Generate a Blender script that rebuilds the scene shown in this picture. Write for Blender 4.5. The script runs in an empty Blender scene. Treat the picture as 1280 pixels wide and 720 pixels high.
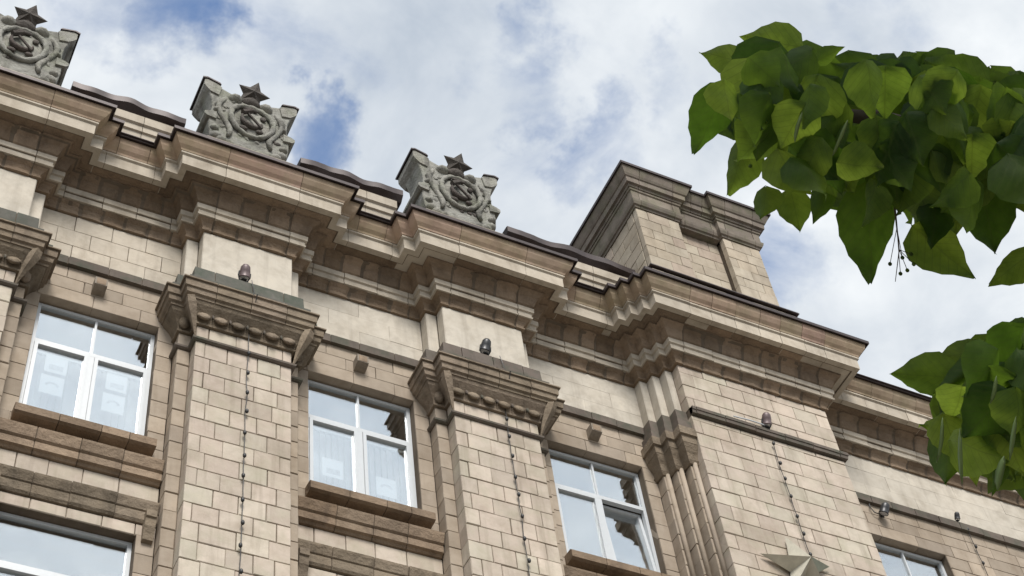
import bpy, bmesh, math, random
from mathutils import Vector, Matrix, noise as mnoise
random.seed(7)
S = bpy.context.scene
COL = S.collection
G = 1.6                                   # camera height; building heights below are measured from the eye
# ------------------------------------------------------------------ camera
cam = bpy.data.cameras.new("camera")
cam.sensor_width = 36.0
cam.lens = 57.6
cam.clip_start = 0.05
cam.clip_end = 3000
co = bpy.data.objects.new("camera", cam)
COL.objects.link(co)
R_ = Vector((0.89562177, -0.4327643, -0.10284312))
U_ = Vector((-0.28824845, -0.74074336, 0.60680483))
W_ = Vector((0.33878383, 0.51382324, 0.78816952))
co.matrix_world = Matrix(((R_.x, U_.x, -W_.x, 0), (R_.y, U_.y, -W_.y, 0), (R_.z, U_.z, -W_.z, G), (0, 0, 0, 1)))
S.camera = co
# ------------------------------------------------------------------ light
SUN_EL, SUN_AZ = math.radians(46), math.radians(192)     # azimuth from +Y towards +X
to_sun = Vector((math.sin(SUN_AZ) * math.cos(SUN_EL), math.cos(SUN_AZ) * math.cos(SUN_EL), math.sin(SUN_EL)))
sl = bpy.data.lights.new("sun", 'SUN')
sl.energy = 2.6
sl.angle = math.radians(22)
sl.color = (1.0, 0.955, 0.90)
so = bpy.data.objects.new("sun", sl)
so.rotation_euler = to_sun.to_track_quat('Z', 'Y').to_euler()
so.location = (10, -20, 40)
COL.objects.link(so)
S.view_settings.view_transform = 'Standard'
S.view_settings.look = 'None'
S.view_settings.gamma = 1.0
S.view_settings.exposure = 0.60

world = bpy.data.worlds.new("World")
S.world = world
world.use_nodes = True
wn, wl = world.node_tree.nodes, world.node_tree.links
wn.clear()
def N(nodes, t, **kw):
    n = nodes.new(t)
    for k, v in kw.items():
        setattr(n, k, v)
    return n
w_out = N(wn, 'ShaderNodeOutputWorld')
bg_sky = N(wn, 'ShaderNodeBackground')
bg_cl = N(wn, 'ShaderNodeBackground')
mixw = N(wn, 'ShaderNodeMixShader')
sky = N(wn, 'ShaderNodeTexSky', sky_type='NISHITA')
sky.sun_disc = False
sky.sun_elevation = SUN_EL
sky.sun_rotation = SUN_AZ
sky.air_density = 1.0
sky.ozone_density = 2.5
sky.dust_density = 0.6
bg_sky.inputs['Strength'].default_value = 0.15
wl.new(sky.outputs[0], bg_sky.inputs['Color'])
tc = N(wn, 'ShaderNodeTexCoord')
sep = N(wn, 'ShaderNodeSeparateXYZ')
wl.new(tc.outputs['Generated'], sep.inputs[0])
def wmath(op, a, b=None, c=None, clamp=False):
    n = N(wn, 'ShaderNodeMath', operation=op, use_clamp=clamp)
    for i, v in enumerate((a, b, c)):
        if v is None:
            continue
        if isinstance(v, (int, float)):
            n.inputs[i].default_value = v
        else:
            wl.new(v, n.inputs[i])
    return n.outputs[0]
zz = wmath('MAXIMUM', wmath('ADD', sep.outputs[2], 0.12), 0.06)
comb = N(wn, 'ShaderNodeCombineXYZ')
wl.new(wmath('DIVIDE', sep.outputs[0], zz), comb.inputs[0])
wl.new(wmath('DIVIDE', sep.outputs[1], zz), comb.inputs[1])
def wnoise(scale, detail, rough, dist=0.0, off=(0, 0, 0)):
    m = N(wn, 'ShaderNodeMapping')
    m.inputs['Location'].default_value = off
    wl.new(comb.outputs[0], m.inputs['Vector'])
    n = N(wn, 'ShaderNodeTexNoise')
    n.inputs['Scale'].default_value = scale
    n.inputs['Detail'].default_value = detail
    n.inputs['Roughness'].default_value = rough
    n.inputs['Distortion'].default_value = dist
    wl.new(m.outputs[0], n.inputs['Vector'])
    return n.outputs['Fac']
def wmap(v, a, b, c, d, smooth=True):
    n = N(wn, 'ShaderNodeMapRange', interpolation_type='SMOOTHSTEP' if smooth else 'LINEAR')
    for k, x in zip(('From Min', 'From Max', 'To Min', 'To Max'), (a, b, c, d)):
        n.inputs[k].default_value = x
    wl.new(v, n.inputs['Value'])
    return n.outputs[0]
n1 = wnoise(7.0, 7.0, 0.58, 0.3, (3.1, 1.7, 0))
n2 = wnoise(3.2, 3.0, 0.5, 0.1, (8.3, 0.4, 0))
n3 = wnoise(10.0, 5.0, 0.6, 0.3, (1.3, 5.4, 0))
wob = N(wn, 'ShaderNodeTexNoise')
wob.inputs['Scale'].default_value = 9.0
wob.inputs['Detail'].default_value = 6.0
wob.inputs['Roughness'].default_value = 0.62
wl.new(tc.outputs['Generated'], wob.inputs['Vector'])
wsub = N(wn, 'ShaderNodeVectorMath', operation='MULTIPLY_ADD')
wsub.inputs[1].default_value = (.16, .16, .16)
wsub.inputs[2].default_value = (-.08, -.08, -.08)
wl.new(wob.outputs['Color'], wsub.inputs[0])
wadd = N(wn, 'ShaderNodeVectorMath', operation='ADD')
wl.new(tc.outputs['Generated'], wadd.inputs[0])
wl.new(wsub.outputs[0], wadd.inputs[1])
wdir = N(wn, 'ShaderNodeVectorMath', operation='NORMALIZE')
wl.new(wadd.outputs[0], wdir.inputs[0])
gap = None
for d, r0, r1, amt in (((.095, .458, .884), 0., 3.2, .27), ((.05, .47, .881), 0., 2.6, .20), ((.207, .49, .847), 0., 2.7, .32),
                       ((.301, .407, .863), 0., 2.0, .15), ((.353, .427, .833), 0., 2.0, .14), ((.391, .374, .841), 0., 2.4, .17),
                       ((.476, .43, .767), 0., 3.2, .19), ((.47, .3, .83), 0., 3.6, .14), ((.06, .72, .69), 0, 9, .3), ((-.3, .3, .9), 0, 13, .3), ((.75, .1, .65), 0, 11, .3), ((-.5, -.3, .8), 0, 15, .3)):
    v = N(wn, 'ShaderNodeVectorMath', operation='DOT_PRODUCT')
    nd = Vector(d).normalized()
    v.inputs[1].default_value = nd
    wl.new(wdir.outputs[0], v.inputs[0])
    g = wmap(v.outputs['Value'], math.cos(math.radians(r1)), math.cos(math.radians(r0)), 0.0, amt)
    gap = g if gap is None else wmath('MAXIMUM', gap, g)
cover = wmath('SUBTRACT', wmath('ADD', wmath('MULTIPLY_ADD', n1, 0.95, 0.075), wmath('MULTIPLY', n2, 0.35)), gap)
cfac = wmap(cover, 0.30, 0.68, 0.0, 1.0)
wl.new(cfac, mixw.inputs[0])
bright = wmath('ADD', wmath('MULTIPLY', n3, 0.55), wmath('MULTIPLY', n2, 0.6))
ramp = N(wn, 'ShaderNodeValToRGB')
ramp.color_ramp.elements[0].position = 0.36
ramp.color_ramp.elements[0].color = (0.46, 0.52, 0.60, 1)
ramp.color_ramp.elements[1].position = 0.74
ramp.color_ramp.elements[1].color = (0.84, 0.87, 0.89, 1)
wl.new(bright, ramp.inputs[0])
wl.new(ramp.outputs[0], bg_cl.inputs['Color'])
sv = N(wn, 'ShaderNodeVectorMath', operation='DOT_PRODUCT')      # clouds are brighter towards the sun
sv.inputs[1].default_value = to_sun
wl.new(tc.outputs['Generated'], sv.inputs[0])
wl.new(wmap(sv.outputs['Value'], 0.55, 1.0, 0.75, 1.12), bg_cl.inputs['Strength'])
wl.new(bg_sky.outputs[0], mixw.inputs[1])
wl.new(bg_cl.outputs[0], mixw.inputs[2])
wl.new(mixw.outputs[0], w_out.inputs['Surface'])

# ------------------------------------------------------------------ materials
MATS = {}
def base_mat(name, rough=0.85):
    m = bpy.data.materials.new(name)
    m.use_nodes = True
    b = m.node_tree.nodes['Principled BSDF']
    b.inputs['Roughness'].default_value = rough
    MATS[name] = m
    return m, m.node_tree.nodes, m.node_tree.links, b
def ramp_node(nn, stops):
    r = nn.new('ShaderNodeValToRGB')
    el = r.color_ramp.elements
    while len(el) < len(stops):
        el.new(0.5)
    for e, (p, c) in zip(el, stops):
        e.position = p
        e.color = (*c, 1)
    return r
def mixrgb(nn, ll, mode, fac, a, b):
    n = nn.new('ShaderNodeMixRGB')
    n.blend_type = mode
    for i, v in ((0, fac), (1, a), (2, b)):
        if isinstance(v, (int, float)):
            n.inputs[i].default_value = v
        elif isinstance(v, tuple):
            n.inputs[i].default_value = (*v, 1)
        else:
            ll.new(v, n.inputs[i])
    return n.outputs[0]
def tex(nn, ll, vec, scale, detail=5, rough=0.6, stretch=None, dist=0.0):
    if stretch:
        mp = nn.new('ShaderNodeMapping')
        mp.inputs['Scale'].default_value = stretch
        ll.new(vec, mp.inputs[0])
        vec = mp.outputs[0]
    t = nn.new('ShaderNodeTexNoise')
    t.inputs['Scale'].default_value = scale
    t.inputs['Detail'].default_value = detail
    t.inputs['Roughness'].default_value = rough
    t.inputs['Distortion'].default_value = dist
    ll.new(vec, t.inputs['Vector'])
    return t.outputs['Fac']
def stone(name, colors, stain=(0.12, 0.09, 0.065), stain_amt=0.5, streak=0.4, rnd=0.25, rough=0.88, bump=0.25, bscale=60, bdist=.01, moss=None, moss_amt=0.0):
    """weathered stone: a tint of its own for every piece, mottling, run-off streaks, grain"""
    m, nn, ll, b = base_mat(name, rough)
    geo = nn.new('ShaderNodeNewGeometry')
    pos = geo.outputs['Position']
    oi = nn.new('ShaderNodeObjectInfo')
    if len(colors) == 1:
        colors = colors * 2
    k = len(colors)
    r = ramp_node(nn, [(i / max(1, k - 1), c) for i, c in enumerate(colors)])
    ll.new(oi.outputs['Random'], r.inputs[0])
    val = nn.new('ShaderNodeMapRange')
    val.inputs['To Min'].default_value = 1 - rnd
    val.inputs['To Max'].default_value = 1 + rnd * 0.6
    mul = nn.new('ShaderNodeMath'); mul.operation = 'MULTIPLY'; mul.inputs[1].default_value = 17.31
    fr = nn.new('ShaderNodeMath'); fr.operation = 'FRACT'
    ll.new(oi.outputs['Random'], mul.inputs[0]); ll.new(mul.outputs[0], fr.inputs[0]); ll.new(fr.outputs[0], val.inputs[0])
    c = mixrgb(nn, ll, 'MULTIPLY', 1.0, r.outputs[0], val.outputs[0])
    mott = ramp_node(nn, [(0.25, (.80, .78, .75)), (0.55, (1, 1, 1)), (0.8, (1.1, 1.08, 1.04))])
    ll.new(tex(nn, ll, pos, 5.0, 7, 0.65), mott.inputs[0])
    c = mixrgb(nn, ll, 'MULTIPLY', 0.9, c, mott.outputs[0])
    wide = ramp_node(nn, [(0.32, (.84, .82, .79)), (0.5, (1, 1, 1)), (0.7, (1.08, 1.07, 1.06))])
    ll.new(tex(nn, ll, pos, .75, 4, 0.6), wide.inputs[0])
    c = mixrgb(nn, ll, 'MULTIPLY', 1.0, c, wide.outputs[0])
    # blotchy dirt
    d1 = ramp_node(nn, [(0.50, (0, 0, 0)), (0.72, (1, 1, 1))])
    ll.new(tex(nn, ll, pos, 2.3, 8, 0.7, None, 0.4), d1.inputs[0])
    f = nn.new('ShaderNodeMath'); f.operation = 'MULTIPLY'; f.inputs[1].default_value = stain_amt
    ll.new(d1.outputs[0], f.inputs[0])
    c = mixrgb(nn, ll, 'MIX', f.outputs[0], c, stain)
    # vertical run-off streaks
    d2 = ramp_node(nn, [(0.52, (0, 0, 0)), (0.72, (1, 1, 1))])
    ll.new(tex(nn, ll, pos, 5.5, 5, 0.6, (1, 1, 0.09)), d2.inputs[0])
    f2 = nn.new('ShaderNodeMath'); f2.operation = 'MULTIPLY'; f2.inputs[1].default_value = streak
    ll.new(d2.outputs[0], f2.inputs[0])
    c = mixrgb(nn, ll, 'MIX', f2.outputs[0], c, stain)
    if moss:
        d3 = ramp_node(nn, [(0.46, (0, 0, 0)), (0.66, (1, 1, 1))])
        ll.new(tex(nn, ll, pos, 3.7, 6, 0.65), d3.inputs[0])
        f3 = nn.new('ShaderNodeMath'); f3.operation = 'MULTIPLY'; f3.inputs[1].default_value = moss_amt
        ll.new(d3.outputs[0], f3.inputs[0])
        c = mixrgb(nn, ll, 'MIX', f3.outputs[0], c, moss)
    ll.new(c, b.inputs['Base Color'])
    bp = nn.new('ShaderNodeBump')
    bp.inputs['Strength'].default_value = bump
    bp.inputs['Distance'].default_value = bdist
    ll.new(tex(nn, ll, pos, bscale, 6, 0.65), bp.inputs['Height'])
    ll.new(bp.outputs[0], b.inputs['Normal'])
    b.inputs['Specular IOR Level'].default_value = 0.2
    return m
def plain(name, col, rough=0.6, metal=0.0, nscale=8, amt=0.25, emit=None):
    m, nn, ll, b = base_mat(name, rough)
    geo = nn.new('ShaderNodeNewGeometry')
    r = ramp_node(nn, [(0.3, (1 - amt,) * 3), (0.7, (1 + amt * 0.4,) * 3)])
    ll.new(tex(nn, ll, geo.outputs['Position'], nscale, 6, 0.65), r.inputs[0])
    c = mixrgb(nn, ll, 'MULTIPLY', 1.0, col, r.outputs[0])
    ll.new(c, b.inputs['Base Color'])
    b.inputs['Metallic'].default_value = metal
    return m
stone('ashlar', [(0.493, 0.418, 0.347), (0.427, 0.367, 0.305), (0.513, 0.446, 0.370), (0.459, 0.385, 0.322), (0.524, 0.451, 0.377), (0.459, 0.418, 0.341)], stain=(.22, .18, .135), stain_amt=.42, streak=.55, rnd=.10, moss=(.36, .35, .25), moss_amt=.3)
stone('ashlar_wall', [(0.375, 0.313, 0.246), (0.324, 0.271, 0.214), (0.396, 0.329, 0.256), (0.353, 0.298, 0.240)], stain=(.17, .125, .085), stain_amt=.3, streak=.3, rnd=.14)
stone('mortar', [(.15, .12, .09)], stain=(.05, .04, .03), stain_amt=.5, rnd=0)
stone('plaster', [(0.524, 0.480, 0.407), (0.498, 0.458, 0.391)], stain=(.27, .235, .19), stain_amt=.5, streak=.45, rnd=.06, bump=.12)
stone('soot_shade_stone', [(0.261, 0.192, 0.134), (0.218, 0.161, 0.110), (0.290, 0.217, 0.154), (0.245, 0.187, 0.134)], stain=(.075, .055, .04), stain_amt=.55, streak=.4, rnd=.2, bump=.8, bscale=14, bdist=.03)  # dirty brown stone, with the shade of the undersides mixed into its colour
stone('cornice_stone', [(0.457, 0.348, 0.256), (0.414, 0.338, 0.240), (0.457, 0.321, 0.256), (0.436, 0.354, 0.234)], stain=(.15, .10, .07), stain_amt=.45, streak=.35, rnd=.12, moss=(.24, .23, .12), moss_amt=.3)
stone('fillet_light', [(0.483, 0.431, 0.349), (0.441, 0.394, 0.315)], stain=(.15, .115, .08), stain_amt=.5, streak=.35, rnd=.12)
stone('light_stone', [(0.493, 0.440, 0.364), (0.450, 0.401, 0.329)], stain=(.15, .115, .08), stain_amt=.4, streak=.3, rnd=.12)
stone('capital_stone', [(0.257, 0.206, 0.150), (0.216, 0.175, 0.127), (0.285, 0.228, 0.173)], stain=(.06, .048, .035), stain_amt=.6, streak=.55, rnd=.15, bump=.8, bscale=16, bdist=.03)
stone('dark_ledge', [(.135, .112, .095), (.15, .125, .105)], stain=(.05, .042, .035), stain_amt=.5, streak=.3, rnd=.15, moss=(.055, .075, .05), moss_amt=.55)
stone('green_ledge', [(.12, .115, .10), (.11, .11, .095)], stain=(.05, .048, .04), stain_amt=.5, streak=.4, rnd=.15, moss=(.06, .075, .055), moss_amt=.75)
stone('emblem_stone', [(0.313, 0.304, 0.271), (0.285, 0.281, 0.253)], stain=(.045, .042, .037), stain_amt=.95, streak=.75, rnd=.1, bump=.9, bscale=13, bdist=.04, moss=(.20, .22, .14), moss_amt=.35)
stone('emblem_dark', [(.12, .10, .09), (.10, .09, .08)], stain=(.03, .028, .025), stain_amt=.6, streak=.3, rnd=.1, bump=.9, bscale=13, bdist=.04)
stone('tower_stone', [(0.426, 0.364, 0.281), (0.381, 0.329, 0.258), (0.459, 0.406, 0.322), (0.393, 0.319, 0.258)], stain=(.15, .12, .09), stain_amt=.35, streak=.35, rnd=.12)
stone('tower_trim', [(.22, .19, .155), (.20, .17, .145), (.25, .215, .17)], stain=(.07, .06, .05), stain_amt=.6, streak=.4, rnd=.15, moss=(.12, .13, .07), moss_amt=.5)
plain('roof_metal', (.055, .04, .038), .5, 0.3, 6, .4)
plain('frame_white', (.52, .545, .56), .35, 0, 20, .06)
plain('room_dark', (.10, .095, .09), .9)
plain('blind', (.36, .37, .37), .7, 0, 4, .12)
plain('paper', (.60, .61, .62), .8, 0, 10, .05)
plain('paper_ink', (.42, .43, .45), .8, 0, 14, .35)
plain('lamp_metal', (.05, .05, .052), .4, .4)
plain('lamp_brown', (.14, .10, .10), .45, .2)
plain('lamp_glass', (.55, .56, .58), .15)
plain('cable_black', (.02, .02, .02), .5)
plain('vent_stone', (.24, .20, .155), .8, 0, 20, .3)
plain('star_white', (.52, .49, .40), .55, 0, 5, .25)
plain('star_green', (.33, .37, .30), .55, 0, 5, .25)
plain('asphalt', (.06, .058, .055), .9, 0, 3, .3)
plain('bounce_paving', (.20, .18, .155), .9, 0, 3, .25)
plain('bract_green', (.11, .165, .045), .6, 0, 30, .2)
plain('bark', (.075, .055, .04), .9, 0, 14, .5)
def glass_mat():
    m, nn, ll, b = base_mat('pane_glass')
    nn.remove(b)
    o = nn['Material Output']
    gl = nn.new('ShaderNodeBsdfGlossy'); gl.inputs['Roughness'].default_value = 0.015; gl.inputs['Color'].default_value = (.93, .97, 1.0, 1)
    tr = nn.new('ShaderNodeBsdfTransparent'); tr.inputs['Color'].default_value = (.95, .97, .97, 1)
    mx = nn.new('ShaderNodeMixShader')
    fz = nn.new('ShaderNodeLayerWeight'); fz.inputs[0].default_value = 0.5
    mr = nn.new('ShaderNodeMapRange'); mr.inputs['To Min'].default_value = 0.24; mr.inputs['To Max'].default_value = 0.68
    ll.new(fz.outputs['Facing'], mr.inputs[0]); ll.new(mr.outputs[0], mx.inputs[0])
    ll.new(tr.outputs[0], mx.inputs[1]); ll.new(gl.outputs[0], mx.inputs[2]); ll.new(mx.outputs[0], o.inputs[0])
    # old panes are never quite flat
    geo = nn.new('ShaderNodeNewGeometry'); bp = nn.new('ShaderNodeBump')
    bp.inputs['Strength'].default_value = 0.05; bp.inputs['Distance'].default_value = 0.02
    ll.new(tex(nn, ll, geo.outputs['Position'], 2.5, 2, .5), bp.inputs['Height']); ll.new(bp.outputs[0], gl.inputs['Normal'])
    return m
glass_mat()
def leaf_mat():
    m, nn, ll, b = base_mat('leaf_green', 0.6)
    o = nn['Material Output']
    oi = nn.new('ShaderNodeObjectInfo'); geo = nn.new('ShaderNodeNewGeometry')
    r = ramp_node(nn, [(0, (.020, .045, .014)), (.5, (.028, .060, .018)), (1, (.045, .085, .024))])
    ll.new(oi.outputs['Random'], r.inputs[0])
    v = ramp_node(nn, [(.3, (.75, .78, .7)), (.7, (1.15, 1.12, 1.1))])
    ll.new(tex(nn, ll, geo.outputs['Position'], 45, 5, .6), v.inputs[0])
    tcn = nn.new('ShaderNodeTexCoord'); sp = nn.new('ShaderNodeSeparateXYZ'); ll.new(tcn.outputs['Object'], sp.inputs[0])
    def mt(op, a, b_, c_=None):
        q = nn.new('ShaderNodeMath'); q.operation = op
        for i_, v_ in enumerate((a, b_, c_)):
            if v_ is None: continue
            if isinstance(v_, (int, float)): q.inputs[i_].default_value = v_
            else: ll.new(v_, q.inputs[i_])
        return q.outputs[0]
    ax = mt('ABSOLUTE', sp.outputs[0], 0)
    ph = mt('FRACT', mt('MULTIPLY', mt('SUBTRACT', sp.outputs[1], mt('MULTIPLY', ax, .75)), 7.5), 0)
    side = mt('LESS_THAN', mt('ABSOLUTE', mt('SUBTRACT', ph, .5), 0), .055)
    mid = mt('LESS_THAN', ax, .013)
    vein = mt('MAXIMUM', side, mid)
    c = mixrgb(nn, ll, 'MULTIPLY', 1, r.outputs[0], v.outputs[0])
    c = mixrgb(nn, ll, 'MIX', mt('MULTIPLY', vein, .45), c, (.12, .16, .05))
    ll.new(c, b.inputs['Base Color'])
    b.inputs['Specular IOR Level'].default_value = 0.18
    ts = nn.new('ShaderNodeBsdfTranslucent')
    r2 = ramp_node(nn, [(0, (.13, .25, .02)), (1, (.42, .56, .06))])
    ll.new(oi.outputs['Random'], r2.inputs[0])
    c2 = mixrgb(nn, ll, 'MULTIPLY', 1, r2.outputs[0], v.outputs[0])
    c2 = mixrgb(nn, ll, 'MULTIPLY', mt('MULTIPLY', vein, .5), c2, (.45, .45, .3))
    ll.new(c2, ts.inputs[0])
    mx = nn.new('ShaderNodeMixShader'); mx.inputs[0].default_value = 0.54
    ll.new(b.outputs[0], mx.inputs[1]); ll.new(ts.outputs[0], mx.inputs[2]); ll.new(mx.outputs[0], o.inputs[0])
leaf_mat()
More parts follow.
